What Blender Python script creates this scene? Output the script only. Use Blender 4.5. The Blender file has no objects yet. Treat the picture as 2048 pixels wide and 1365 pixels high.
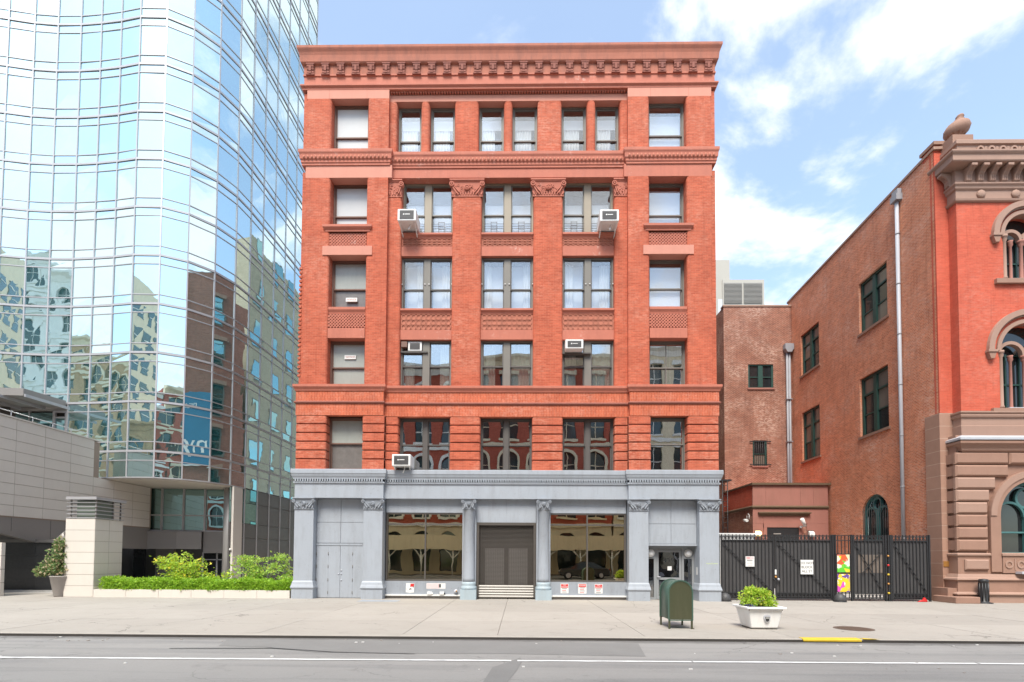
import bpy, bmesh, math, random
from mathutils import Vector, Matrix
random.seed(7)
S = bpy.context.scene
COL = S.collection
R = math.radians

# ------------------------------------------------------------------ camera, sky, sun, exposure
cam_d = bpy.data.cameras.new('camera')
cam = bpy.data.objects.new('camera', cam_d)
COL.objects.link(cam)
cam_d.sensor_width = 36.0
cam_d.lens = 36.0 * 1034.0 / 2048.0
cam_d.shift_y = 0.1936
cam_d.clip_start = 0.1
cam_d.clip_end = 3000
cam.matrix_world = (Matrix.Translation((0, -22, 1.8)) @ Matrix.Rotation(R(.85), 4, 'Z')
                    @ Matrix.Rotation(R(92.0), 4, 'X') @ Matrix.Rotation(R(.33), 4, 'Z'))
S.camera = cam

SUN_EL, SUN_AZ = R(57), R(191)           # high, behind the camera, softened by thin cloud
world = bpy.data.worlds.new('World')
S.world = world
world.use_nodes = True
wn, wl = world.node_tree.nodes, world.node_tree.links
wn.clear()
w_out = wn.new('ShaderNodeOutputWorld')
w_bg = wn.new('ShaderNodeBackground')
sky = wn.new('ShaderNodeTexSky')
sky.sky_type = 'NISHITA'
sky.sun_disc = False
sky.sun_elevation = SUN_EL
sky.sun_rotation = SUN_AZ
sky.air_density = 1.0
sky.dust_density = 1.2
sky.ozone_density = 1.6
tc = wn.new('ShaderNodeTexCoord')
sep = wn.new('ShaderNodeSeparateXYZ')
wl.new(tc.outputs['Generated'], sep.inputs[0])


def wmath(op, a, b=None, clamp=False):
    n = wn.new('ShaderNodeMath')
    n.operation = op
    n.use_clamp = clamp
    for i, v in enumerate((a, b)):
        if v is None:
            continue
        if isinstance(v, (int, float)):
            n.inputs[i].default_value = v
        else:
            wl.new(v, n.inputs[i])
    return n.outputs[0]


zz = wmath('ADD', wmath('MAXIMUM', sep.outputs[2], 0.0), 0.22)
comb = wn.new('ShaderNodeCombineXYZ')
wl.new(wmath('DIVIDE', sep.outputs[0], zz), comb.inputs[0])
wl.new(wmath('DIVIDE', sep.outputs[1], zz), comb.inputs[1])
comb.inputs[2].default_value = 2.9
n1 = wn.new('ShaderNodeTexNoise')
n1.inputs['Scale'].default_value = 2.6
n1.inputs['Detail'].default_value = 9
n1.inputs['Roughness'].default_value = 0.57
n1.inputs['Distortion'].default_value = 0.25
wl.new(comb.outputs[0], n1.inputs['Vector'])
ramp = wn.new('ShaderNodeValToRGB')
ramp.color_ramp.interpolation = 'EASE'
ramp.color_ramp.elements[0].position = 0.455
ramp.color_ramp.elements[1].position = 0.60
wl.new(n1.outputs['Fac'], ramp.inputs['Fac'])
n2 = wn.new('ShaderNodeTexNoise')            # light and dark inside the clouds
n2.inputs['Scale'].default_value = 4.0
n2.inputs['Detail'].default_value = 6
wl.new(comb.outputs[0], n2.inputs['Vector'])
cl = wn.new('ShaderNodeMix')
cl.data_type = 'RGBA'
cl.inputs['A'].default_value = (3.9, 4.05, 4.3, 1)
cl.inputs['B'].default_value = (5.0, 5.1, 5.2, 1)
wl.new(n2.outputs['Fac'], cl.inputs['Factor'])
skymix = wn.new('ShaderNodeMix')
skymix.data_type = 'RGBA'
veil = wmath('ADD', wmath('MULTIPLY', ramp.outputs['Color'], 0.79), 0.19)
wl.new(veil, skymix.inputs['Factor'])
gain = wn.new('ShaderNodeMix')
gain.data_type = 'RGBA'
gain.blend_type = 'MULTIPLY'
gain.inputs['Factor'].default_value = 1.0
gain.inputs['B'].default_value = (1.1, 1.22, 1.2, 1)
wl.new(sky.outputs[0], gain.inputs['A'])
wl.new(gain.outputs['Result'], skymix.inputs['A'])
wl.new(cl.outputs['Result'], skymix.inputs['B'])
wl.new(skymix.outputs['Result'], w_bg.inputs['Color'])
w_bg.inputs['Strength'].default_value = 0.15
wl.new(w_bg.outputs[0], w_out.inputs[0])

sun_d = bpy.data.lights.new('sun', 'SUN')
sun_d.energy = 3.0
sun_d.angle = R(24)
sun_d.color = (1.0, 0.95, 0.86)
sun = bpy.data.objects.new('sun', sun_d)
COL.objects.link(sun)
sd = Vector((math.sin(SUN_AZ) * math.cos(SUN_EL), math.cos(SUN_AZ) * math.cos(SUN_EL), math.sin(SUN_EL)))
sun.rotation_euler = (-sd).to_track_quat('-Z', 'Y').to_euler()
sun.location = sd * 60

S.view_settings.view_transform = 'Standard'
S.view_settings.look = 'None'
S.view_settings.exposure = 1.0
S.view_settings.gamma = 1.0
S.view_settings.use_curve_mapping = False
S.render.engine = 'CYCLES'
S.cycles.max_bounces = 8
S.cycles.transparent_max_bounces = 10


# ------------------------------------------------------------------ materials
class NT:
    def __init__(self, name):
        self.m = bpy.data.materials.new(name)
        self.m.use_nodes = True
        self.t = self.m.node_tree
        self.n, self.l = self.t.nodes, self.t.links
        self.n.clear()
        self.out = self.n.new('ShaderNodeOutputMaterial')

    def new(self, kind, **kw):
        nd = self.n.new(kind)
        for k, v in kw.items():
            if k in nd.inputs:
                self.set(nd.inputs[k], v)
            else:
                setattr(nd, k, v)
        return nd

    def set(self, sock, v):
        if isinstance(v, bpy.types.NodeSocket):
            self.l.new(v, sock)
        elif isinstance(v, (tuple, list)) and len(v) == 3 and sock.type == 'RGBA':
            sock.default_value = (*v, 1)
        else:
            sock.default_value = v

    def math(self, op, a, b=0.0, clamp=False):
        nd = self.n.new('ShaderNodeMath')
        nd.operation = op
        nd.use_clamp = clamp
        self.set(nd.inputs[0], a)
        self.set(nd.inputs[1], b)
        return nd.outputs[0]

    def mix(self, f, a, b, blend='MIX'):
        nd = self.n.new('ShaderNodeMix')
        nd.data_type = 'RGBA'
        nd.blend_type = blend
        self.set(nd.inputs['Factor'], f)
        self.set(nd.inputs['A'], a)
        self.set(nd.inputs['B'], b)
        return nd.outputs['Result']

    def pos(self):
        return self.new('ShaderNodeNewGeometry').outputs['Position']

    def noise(self, scale, detail=5, rough=.6, vec=None, dist=0.0):
        nd = self.new('ShaderNodeTexNoise', Scale=scale, Detail=detail, Roughness=rough, Distortion=dist)
        self.l.new(vec if vec is not None else self.pos(), nd.inputs['Vector'])
        return nd.outputs['Fac']

    def ramp(self, f, p0, p1):
        nd = self.new('ShaderNodeMapRange')
        nd.inputs['From Min'].default_value = p0
        nd.inputs['From Max'].default_value = p1
        self.l.new(f, nd.inputs['Value'])
        return nd.outputs['Result']

    def bump(self, h, dist, strength=1.0):
        nd = self.new('ShaderNodeBump', Distance=dist, Strength=strength)
        self.l.new(h, nd.inputs['Height'])
        return nd.outputs['Normal']

    def finish(self, color, rough=.7, metallic=0., spec=.5, normal=None, **kw):
        b = self.new('ShaderNodeBsdfPrincipled')
        self.set(b.inputs['Base Color'], color)
        self.set(b.inputs['Roughness'], rough)
        b.inputs['Metallic'].default_value = metallic
        b.inputs['Specular IOR Level'].default_value = spec
        for k, v in kw.items():
            self.set(b.inputs[k.replace('_', ' ')], v)
        if normal is not None:
            self.l.new(normal, b.inputs['Normal'])
        self.l.new(b.outputs[0], self.out.inputs[0])
        return self.m


def scalec(c, k):
    return tuple(min(1, v * k) for v in c)


def plain(name, c, rough=.6, var=.12, scale=1.3, fine=30, bump=.0015, metallic=0., spec=.5, dirt=0.0, dirtc=(.12, .10, .08), chips=0.0, bloom=0.0, **kw):
    t = NT(name)
    col = t.mix(t.noise(scale, 6), scalec(c, 1 - var), scalec(c, 1 + var))
    col = t.mix(t.math('MULTIPLY', t.noise(fine, 4), var * .9), col, scalec(c, .55))
    if dirt:
        mp = t.new('ShaderNodeMapping')
        mp.inputs['Scale'].default_value = (2.6, 2.6, .55)
        t.l.new(t.pos(), mp.inputs['Vector'])
        d = t.ramp(t.noise(1.2, 7, .68, vec=mp.outputs[0]), .48, .78)
        col = t.mix(t.math('MULTIPLY', d, dirt, True), col, dirtc)
        mpd = t.new('ShaderNodeMapping')
        mpd.inputs['Scale'].default_value = (9.0, 9.0, .9)
        t.l.new(t.pos(), mpd.inputs['Vector'])
        dd_ = t.ramp(t.noise(1.0, 5, .7, vec=mpd.outputs[0]), .55, .78)
        col = t.mix(t.math('MULTIPLY', dd_, min(1, dirt * .8)), col, dirtc)
    if bloom:
        bl_ = t.math('MULTIPLY', t.ramp(t.noise(5, 7, .8), .56, .66), t.ramp(t.noise(.55, 4), .5, .66))
        col = t.mix(t.math('MULTIPLY', bl_, bloom, True), col, (.72, .56, .50))
    if chips:
        ch = t.math('MULTIPLY', t.ramp(t.noise(11, 5, .75), .60, .66), t.ramp(t.noise(.8, 4), .42, .6))
        col = t.mix(t.math('MULTIPLY', ch, chips, True), col, (.13, .115, .10))
    nrm = t.bump(t.noise(fine * 1.5, 4), bump) if bump else None
    return t.finish(col, rough, metallic, spec, nrm, **kw)


def brick(name, c1, c2, mortar, var=.18, bw=.215, rh=.072, ms=.007, stain=.0, stainc=(.05, .04, .04), pale=0.0, palec=(.6, .42, .33), vert=False, msm=.35):
    t = NT(name)
    sp = t.new('ShaderNodeSeparateXYZ')
    t.l.new(t.pos(), sp.inputs[0])
    cb = t.new('ShaderNodeCombineXYZ')
    u = t.math('ADD', sp.outputs[0], sp.outputs[1])
    t.l.new(sp.outputs[2] if vert else u, cb.inputs[0])
    t.l.new(u if vert else sp.outputs[2], cb.inputs[1])
    bk = t.new('ShaderNodeTexBrick')
    bk.inputs['Scale'].default_value = 1.0
    bk.inputs['Brick Width'].default_value = bw
    bk.inputs['Row Height'].default_value = rh
    bk.inputs['Mortar Size'].default_value = ms
    bk.inputs['Mortar Smooth'].default_value = msm
    bk.inputs['Bias'].default_value = -.1
    t.set(bk.inputs['Color1'], c1)
    t.set(bk.inputs['Color2'], c2)
    t.set(bk.inputs['Mortar'], mortar)
    t.l.new(cb.outputs[0], bk.inputs['Vector'])
    mp = t.new('ShaderNodeMapping')
    mp.inputs['Scale'].default_value = (1.0, 1.0, 3.4)
    t.l.new(t.pos(), mp.inputs['Vector'])
    big = t.noise(.55, 6, .65)
    streak = t.noise(1.6, 5, .7, vec=mp.outputs[0])
    mp3 = t.new('ShaderNodeMapping')
    mp3.inputs['Scale'].default_value = (2.2, 2.2, 13.0) if not vert else (13.0, 13.0, 2.2)
    t.l.new(t.pos(), mp3.inputs['Vector'])
    course = t.noise(1.0, 4, .75, vec=mp3.outputs[0])
    soot = t.ramp(t.noise(.9, 8, .75, dist=.5), .5, .8)
    col = t.mix(1.0, bk.outputs['Color'], t.mix(big, (1 - var,) * 3, (1 + var,) * 3), 'MULTIPLY')
    col = t.mix(1.0, col, t.mix(streak, (1 - var * .9,) * 3, (1 + var * .9,) * 3), 'MULTIPLY')
    col = t.mix(1.0, col, t.mix(course, (1 - var * 1.5,) * 3, (1 + var * 1.5,) * 3), 'MULTIPLY')
    col = t.mix(t.math('MULTIPLY', soot, .38), col, scalec(c2, .55))
    if pale:
        p = t.ramp(t.noise(.42, 7, .7, dist=.4), .45, .66)
        mp4 = t.new('ShaderNodeMapping')
        mp4.inputs['Scale'].default_value = (4.5, 4.5, 13.5)
        t.l.new(t.pos(), mp4.inputs['Vector'])
        cell = t.ramp(t.noise(1.0, 3, .8, vec=mp4.outputs[0]), .44, .58)
        col = t.mix(t.math('MULTIPLY', t.math('MULTIPLY', p, cell), pale * 1.3, True), col, palec)
    mp5 = t.new('ShaderNodeMapping')
    mp5.inputs['Scale'].default_value = (5.0, 5.0, .5)
    t.l.new(t.pos(), mp5.inputs['Vector'])
    drip = t.ramp(t.noise(1.0, 5, .7, vec=mp5.outputs[0]), .52, .74)
    col = t.mix(t.math('MULTIPLY', drip, .34), col, scalec(c2, .5))
    if stain:
        mp2 = t.new('ShaderNodeMapping')
        mp2.inputs['Scale'].default_value = (1.3, 1.3, .45)
        t.l.new(t.pos(), mp2.inputs['Vector'])
        d = t.ramp(t.noise(.8, 7, .72, vec=mp2.outputs[0]), .53, .74)
        d = t.math('MULTIPLY', d, t.ramp(t.noise(7, 3, .7), .3, .6))
        col = t.mix(t.math('MULTIPLY', d, stain, True), col, stainc)
    h = t.math('SUBTRACT', t.noise(60, 3), bk.outputs['Fac'])
    return t.finish(col, .86, 0, .3, t.bump(h, .006))


def ashlar(name, c, joint, bw, rh, ms=.012, var=.12, off=.5):
    t = NT(name)
    sp = t.new('ShaderNodeSeparateXYZ')
    t.l.new(t.pos(), sp.inputs[0])
    cb = t.new('ShaderNodeCombineXYZ')
    t.l.new(t.math('ADD', sp.outputs[0], sp.outputs[1]), cb.inputs[0])
    t.l.new(sp.outputs[2], cb.inputs[1])
    bk = t.new('ShaderNodeTexBrick', offset=off)
    bk.inputs['Scale'].default_value = 1.0
    bk.inputs['Brick Width'].default_value = bw
    bk.inputs['Row Height'].default_value = rh
    bk.inputs['Mortar Size'].default_value = ms
    t.set(bk.inputs['Color1'], scalec(c, 1 - var))
    t.set(bk.inputs['Color2'], scalec(c, 1 + var))
    t.set(bk.inputs['Mortar'], joint)
    t.l.new(cb.outputs[0], bk.inputs['Vector'])
    col = t.mix(1.0, bk.outputs['Color'], t.mix(t.noise(2.2, 6), (.85,) * 3, (1.15,) * 3), 'MULTIPLY')
    return t.finish(col, .8, 0, .35, t.bump(t.math('SUBTRACT', t.noise(50, 3), bk.outputs['Fac']), .004))


def glass_mix(name, refl, tint=(1, 1, 1), gtint=(1, 1, 1), wob=.0, wscale=1.2):
    t = NT(name)
    tr = t.new('ShaderNodeBsdfTransparent', Color=(*tint, 1))
    nrm = t.bump(t.noise(wscale, 2, .4), wob) if wob else None
    gl = t.new('ShaderNodeBsdfGlossy', Color=(*gtint, 1), Roughness=.008)
    if nrm is not None:
        t.l.new(nrm, gl.inputs['Normal'])
    lw = t.new('ShaderNodeLayerWeight', Blend=.35)
    f = t.math('ADD', t.math('MULTIPLY', lw.outputs['Facing'], .4), refl, True)
    mx = t.new('ShaderNodeMixShader')
    t.l.new(f, mx.inputs[0])
    t.l.new(tr.outputs[0], mx.inputs[1])
    t.l.new(gl.outputs[0], mx.inputs[2])
    t.l.new(mx.outputs[0], t.out.inputs[0])
    return t.m


def mirror_glass(name, c, wob, wscale, rough=.012, body=(.10, .34, .34)):
    t = NT(name)
    nrm = t.bump(t.noise(wscale, 2, .45), wob)
    oi = t.new('ShaderNodeObjectInfo')
    col = t.mix(oi.outputs['Random'], scalec(c, .95), scalec(c, 1.03))
    gl = t.new('ShaderNodeBsdfGlossy', Roughness=rough)
    t.l.new(col, gl.inputs['Color'])
    t.l.new(nrm, gl.inputs['Normal'])
    df = t.new('ShaderNodeBsdfDiffuse', Color=(*body, 1))
    mx = t.new('ShaderNodeMixShader')
    mx.inputs[0].default_value = .11
    t.l.new(gl.outputs[0], mx.inputs[1])
    t.l.new(df.outputs[0], mx.inputs[2])
    t.l.new(mx.outputs[0], t.out.inputs[0])
    return t.m


def leafmat(name, c1, c2, c3=None, share=.0):
    t = NT(name)
    g = t.new('ShaderNodeNewGeometry')
    rnd = g.outputs['Random Per Island']
    col = t.mix(rnd, c1, c2)
    if c3:
        col = t.mix(t.math('LESS_THAN', rnd, share), col, c3)
    col = t.mix(t.math('MULTIPLY', t.ramp(t.noise(3.0, 3), .45, .75), .6), col, scalec(c1, .7))
    d = t.new('ShaderNodeBsdfPrincipled', Roughness=.5)
    t.l.new(col, d.inputs['Base Color'])
    tr = t.new('ShaderNodeBsdfTranslucent')
    t.l.new(t.mix(.5, col, scalec(c2, 1.6)), tr.inputs['Color'])
    mx = t.new('ShaderNodeMixShader')
    mx.inputs[0].default_value = .35
    t.l.new(d.outputs[0], mx.inputs[1])
    t.l.new(tr.outputs[0], mx.inputs[2])
    t.l.new(mx.outputs[0], t.out.inputs[0])
    return t.m


M = {}
M['brick'] = brick('red_pressed_brick', (.51, .118, .062), (.39, .080, .042), (.51, .18, .108), var=.22, pale=.45, palec=(.64, .30, .21), stain=.4, stainc=(.24, .065, .042))
M['soldier'] = brick('red_brick_on_end', (.53, .122, .058), (.41, .085, .042), (.60, .23, .14), var=.2, vert=True, bw=.24, rh=.07, pale=.35, palec=(.7, .36, .27))
M['terra'] = plain('red_sandstone', (.465, .148, .095), .8, .18, 1.3, 22, .004, dirt=.45, dirtc=(.30, .092, .062), bloom=.5)
M['terra_w'] = plain('weathered_red_sandstone', (.40, .138, .087), .85, .2, 1.6, 20, .006, dirt=.75, dirtc=(.20, .085, .065))
M['terra_pale'] = plain('pale_pink_sandstone', (.55, .235, .168), .8, .10, 1.4, 22, .004, dirt=.25, dirtc=(.42, .15, .11))
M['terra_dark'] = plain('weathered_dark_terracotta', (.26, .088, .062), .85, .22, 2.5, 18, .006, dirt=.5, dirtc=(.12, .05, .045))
M['terra_shade'] = plain('shade_dark_terracotta', (.13, .048, .034), .9, .25, 3, 18, .004)  # dark tone paints the shade inside lattice and ring openings
M['terra_panel'] = plain('ornamental_terracotta', (.46, .165, .105), .85, .22, 3, 18, .006, dirt=.4, dirtc=(.19, .08, .05))
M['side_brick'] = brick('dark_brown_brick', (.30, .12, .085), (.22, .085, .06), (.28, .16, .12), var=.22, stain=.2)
M['grey'] = plain('grey_blue_paint', (.335, .362, .403), .5, .08, .9, 30, .002, dirt=.42, dirtc=(.20, .205, .21), chips=.5)
M['grey_dk'] = plain('grey_paint_worn', (.285, .308, .345), .5, .09, .9, 30, .002, dirt=.45, dirtc=(.15, .152, .152), chips=.6)
M['grey_green'] = plain('blue_green_touch_up_paint', (.34, .41, .45), .55, .06, 1, 30, .001, dirt=.3, dirtc=(.25, .24, .22))
M['frame'] = plain('dark_bronze_paint', (.085, .075, .068), .5, .12, 2, 30, .0008)
M['frame_olive'] = plain('olive_brown_paint', (.27, .225, .165), .55, .1, 2, 30, .0008)
M['frame_mid'] = plain('grey_brown_paint', (.16, .145, .125), .55, .1, 2, 30, .0008)
M['frame_brown'] = plain('brown_paint', (.17, .09, .065), .6, .15, 2, 30, .001)
M['glass'] = glass_mix('window_glass', .11, (.92, .94, .95), (1, 1, 1), .0015, 1.4)
M['glass_lo'] = glass_mix('lower_window_glass', .42, (.62, .64, .62), (1, 1, 1), .003, 1.0)
M['glass_f2'] = glass_mix('second_row_glass', .26, (.8, .82, .8), (1, 1, 1), .003, 1.0)
M['glass_door'] = glass_mix('door_glass', .22, (.5, .52, .54), (1, 1, 1), .004, 1.5)
M['glass_gold'] = glass_mix('bronze_shop_glass', .52, (.35, .30, .24), (1.0, .84, .56), .0035, .9)
M['frost'] = plain('frosted_grey_pane', (.33, .345, .315), .22, .12, 1.2, 14, 0, dirt=.3, dirtc=(.22, .22, .2))
M['frost_white'] = plain('frosted_white_pane', (.50, .505, .50), .2, .08, 1.0, 14, 0)
M['frost_dark'] = plain('drawn_dark_curtain_pane', (.17, .155, .145), .25, .3, 5, 14, 0)
M['curtain'] = plain('white_curtain_cloth', (.80, .79, .78), .9, .06, 3, 20, 0)
M['blind'] = plain('pale_blind', (.78, .78, .80), .8, .04, 1, 20, 0)
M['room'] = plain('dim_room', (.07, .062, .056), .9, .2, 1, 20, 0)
M['white'] = plain('white_enamel', (.72, .71, .69), .4, .05, 1.5, 25, .0006, dirt=.12)
M['ac_grille'] = plain('dark_grey_grille', (.09, .085, .085), .5, .1, 3, 40, .001)
M['black_iron'] = plain('black_iron', (.022, .022, .024), .45, .25, 2, 40, .001)
M['gate_sheet'] = plain('charcoal_sheet_metal', (.055, .053, .055), .55, .25, 1.4, 25, .002, dirt=.25, dirtc=(.11, .10, .095))
M['roof'] = plain('roof_felt', (.12, .12, .12), .9)
M['coping'] = plain('weathered_coping', (.34, .21, .155), .8, .15, 2, 20, .003, dirt=.3)
# tower
M['tower_glass'] = mirror_glass('blue_green_mirror_glass', (.75, .885, .90), .005, .75)
M['tower_glass_dk'] = mirror_glass('deep_green_mirror_glass', (.34, .52, .52), .0035, .75, body=(.05, .13, .13))
M['mullion'] = plain('silver_grey_aluminium', (.44, .43, .44), .4, .06, 2, 30, 0, metallic=.35)
M['limestone'] = plain('cream_limestone', (.60, .553, .497), .75, .06, .9, 28, .002, dirt=.10, dirtc=(.42, .36, .3))
M['joint'] = plain('tan_mortar', (.30, .235, .19), .9)
M['metal_panel'] = plain('grey_brown_metal_panel', (.27, .25, .235), .45, .05, 1, 30, 0, metallic=.25)
M['column_metal'] = plain('pale_metal_cladding', (.42, .40, .385), .4, .05, 1, 30, 0, metallic=.2)
M['granite'] = plain('dark_grey_granite', (.13, .125, .122), .35, .25, 4, 60, .0005)
M['black_granite'] = plain('black_granite', (.028, .028, .030), .25, .5, 9, 70, 0)
M['soffit'] = plain('cream_soffit_plaster', (.52, .46, .385), .8, .05, .6)
M['lantern_glass'] = plain('frosted_green_glass', (.20, .235, .20), .25, .08, 2, 20, 0)
M['taupe'] = plain('taupe_planter', (.30, .27, .25), .6, .06, 1, 30, .001, dirt=.2)
# theatre
M['th_side'] = brick('old_orange_brick', (.65, .215, .105), (.48, .135, .066), (.68, .40, .27), var=.24, ms=.012, pale=.5, palec=(.74, .50, .40), stain=.35, stainc=(.20, .10, .08))
M['th_rear'] = brick('brown_common_brick', (.27, .095, .058), (.18, .062, .042), (.40, .23, .165), var=.34, ms=.013, pale=.6, palec=(.62, .42, .33), stain=.4, stainc=(.15, .06, .045))
M['th_front'] = brick('orange_red_painted_brick', (.56, .112, .064), (.49, .092, .053), (.53, .135, .082), var=.15, pale=.15, stain=.15, stainc=(.3, .07, .05))
M['brownstone'] = plain('brownstone', (.30, .172, .124), .82, .13, 1.6, 26, .004, dirt=.3, dirtc=(.22, .115, .085))
M['brownstone_lt'] = plain('pale_brownstone', (.335, .208, .158), .82, .1, 1.6, 26, .004, dirt=.2, dirtc=(.27, .16, .12))
M['brownstone_ash'] = ashlar('brownstone_blocks', (.34, .198, .144), (.45, .31, .24), 3.4, .55, .012, .06)
M['portal'] = plain('red_brown_stone', (.33, .14, .108), .85, .10, 1.1, 24, .003, dirt=.3, dirtc=(.16, .09, .06))
M['moss'] = plain('mossy_stone', (.13, .085, .05), .9, .3, 5, 20, .004)
M['green'] = plain('dark_green_paint', (.020, .062, .050), .5, .12, 2, 30, .0005)
M['teal'] = plain('teal_paint', (.060, .165, .165), .5, .1, 2, 30, .0005)
M['dark_glass'] = plain('dark_glass', (.020, .022, .024), .06, .2, 1, 10, 0, spec=.7)
M['blind_glass'] = plain('glass_over_beige_blind', (.17, .145, .12), .08, .3, 1.2, 10, 0, spec=.6)
M['zinc'] = plain('pale_zinc', (.52, .53, .57), .45, .07, 2, 30, .0006, metallic=.2)
M['pipe'] = plain('white_grey_pipe', (.40, .41, .445), .5, .06, 2, 30, .0006)
M['pipe_dk'] = plain('grey_pipe', (.30, .30, .32), .5, .1, 2, 30, .0006)
M['brass'] = plain('brass', (.50, .25, .07), .4, .1, 3, 30, 0, metallic=.5)
M['hatch_cream'] = plain('cream_wall', (.40, .38, .34), .8, .08, .6)
M['louvre'] = plain('grey_louvre', (.27, .26, .245), .7, .1, 2)


# ------------------------------------------------------------------ mesh builder
class MB:
    def __init__(self):
        self.v, self.f, self.sm = [], [], []

    def add(self, vs, fs, smooth=False):
        o = len(self.v)
        self.v += [tuple(p) for p in vs]
        for f in fs:
            self.f.append([i + o for i in f])
            self.sm.append(smooth)
        return self

    def box(self, x0, x1, y0, y1, z0, z1):
        return self.add([(x0, y0, z0), (x1, y0, z0), (x1, y1, z0), (x0, y1, z0), (x0, y0, z1), (x1, y0, z1), (x1, y1, z1), (x0, y1, z1)],
                        [(0, 1, 2, 3), (4, 5, 6, 7), (0, 1, 5, 4), (1, 2, 6, 5), (2, 3, 7, 6), (3, 0, 4, 7)])

    def quad(self, a, b, c, d):
        return self.add([a, b, c, d], [(0, 1, 2, 3)])

    def prism(self, poly, a, b, axis='z', smooth=False):
        """poly in the two other axes, extruded from a to b along axis"""
        n = len(poly)
        mk = {'z': lambda p, t: (p[0], p[1], t), 'x': lambda p, t: (t, p[0], p[1]), 'y': lambda p, t: (p[0], t, p[1])}[axis]
        vs = [mk(p, a) for p in poly] + [mk(p, b) for p in poly]
        self.add(vs, [tuple(range(n)), tuple(range(n, 2 * n))])
        o = len(self.v) - 2 * n
        for i in range(n):
            j = (i + 1) % n
            self.f.append([o + i, o + j, o + n + j, o + n + i])
            self.sm.append(smooth)
        return self

    def rbox(self, x0, x1, y0, y1, z0, z1, r=.08, left=True, right=True, n=5):
        """pier with rounded front corners (front is y0)"""
        p = [(x0, y1)]
        if left:
            p += [(x0 + r - r * math.cos(a), y0 + r - r * math.sin(a)) for a in [math.pi / 2 * i / n for i in range(n + 1)]]
        else:
            p.append((x0, y0))
        if right:
            p += [(x1 - r + r * math.sin(a), y0 + r - r * math.cos(a)) for a in [math.pi / 2 * i / n for i in range(n + 1)]]
        else:
            p.append((x1, y0))
        p.append((x1, y1))
        return self.prism(p, z0, z1, 'z')

    def cyl(self, p0, p1, r0, r1=None, n=10, cap=True):
        r1 = r0 if r1 is None else r1
        p0, p1 = Vector(p0), Vector(p1)
        d = (p1 - p0).normalized()
        u = d.orthogonal().normalized()
        w = d.cross(u)
        vs = []
        for p, r in ((p0, r0), (p1, r1)):
            for i in range(n):
                a = 2 * math.pi * i / n
                vs.append(p + u * (r * math.cos(a)) + w * (r * math.sin(a)))
        o = len(self.v)
        self.v += [tuple(p) for p in vs]
        for i in range(n):
            j = (i + 1) % n
            self.f.append([o + i, o + j, o + n + j, o + n + i])
            self.sm.append(True)
        if cap:
            self.f += [list(range(o, o + n)), list(range(o + n, o + 2 * n))]
            self.sm += [False, False]
        return self

    def tube(self, pts, r, n=8):
        for a, b in zip(pts[:-1], pts[1:]):
            self.cyl(a, b, r, n=n)
        return self

    def lathe(self, prof, c=(0, 0, 0), axis='z', n=20, smooth=True):
        """prof: (radius, height)"""
        o = len(self.v)
        for r, h in prof:
            for i in range(n):
                a = 2 * math.pi * i / n
                q = (r * math.cos(a), r * math.sin(a), h)
                if axis == 'y':
                    q = (q[0], -h, q[1])
                elif axis == 'x':
                    q = (h, q[0], q[1])
                self.v.append((q[0] + c[0], q[1] + c[1], q[2] + c[2]))
        for k in range(len(prof) - 1):
            for i in range(n):
                j = (i + 1) % n
                self.f.append([o + k * n + i, o + k * n + j, o + (k + 1) * n + j, o + (k + 1) * n + i])
                self.sm.append(smooth)
        self.f.append(list(range(o, o + n)))
        self.f.append(list(range(o + (len(prof) - 1) * n, o + len(prof) * n)))
        self.sm += [False, False]
        return self

    def sweep(self, path, prof, cap=True):
        """prof (outward offset, z) carried along a plan path; outward is the right-hand side of travel"""
        P = [Vector(p) for p in path]
        nr = []
        for i in range(len(P) - 1):
            d = (P[i + 1] - P[i]).normalized()
            nr.append(Vector((d.y, -d.x)))
        o = len(self.v)
        m = len(prof)
        for i, p in enumerate(P):
            if i == 0:
                k = nr[0]
            elif i == len(P) - 1:
                k = nr[-1]
            else:
                k = nr[i - 1] + nr[i]
                k = k / max(.2, k.dot(nr[i]))
            for off, z in prof:
                q = p + k * off
                self.v.append((q.x, q.y, z))
        for i in range(len(P) - 1):
            for j in range(m - 1):
                self.f.append([o + i * m + j, o + i * m + j + 1, o + (i + 1) * m + j + 1, o + (i + 1) * m + j])
                self.sm.append(False)
        if cap:
            self.f.append(list(range(o, o + m)))
            self.f.append(list(range(o + (len(P) - 1) * m, o + len(P) * m)))
            self.sm += [False, False]
        return self

    def annulus(self, cx, cz, r0, r1, y0, y1, a0=0., a1=2 * math.pi, n=16, ez=1.0):
        """flat ring in the xz plane, from y0 (front) to y1"""
        full = abs(a1 - a0 - 2 * math.pi) < 1e-6
        o = len(self.v)
        for i in range(n + 1):
            a = a0 + (a1 - a0) * i / n
            c, s = math.cos(a), math.sin(a)
            for r, y in ((r0, y0), (r1, y0), (r1, y1), (r0, y1)):
                self.v.append((cx + r * c, y, cz + r * s * ez))
        for i in range(n):
            b, d = o + 4 * i, o + 4 * (i + 1)
            for k in range(4):
                kk = (k + 1) % 4
                self.f.append([b + k, b + kk, d + kk, d + k])
                self.sm.append(False)
        if not full:
            self.f += [[o, o + 1, o + 2, o + 3], [o + 4 * n + k for k in range(4)]]
            self.sm += [False, False]
        return self

    def bar(self, x0, z0, x1, z1, w, y0, y1):
        """straight strip in the xz plane"""
        d = Vector((x1 - x0, z1 - z0)).normalized()
        n = Vector((-d.y, d.x)) * (w / 2)
        return self.prism([(x0 + n.x, z0 + n.y), (x1 + n.x, z1 + n.y), (x1 - n.x, z1 - n.y), (x0 - n.x, z0 - n.y)], y0, y1, 'y')

    def xf(self, fn):
        self.v = [tuple(fn(*p)) for p in self.v]
        return self

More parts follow.
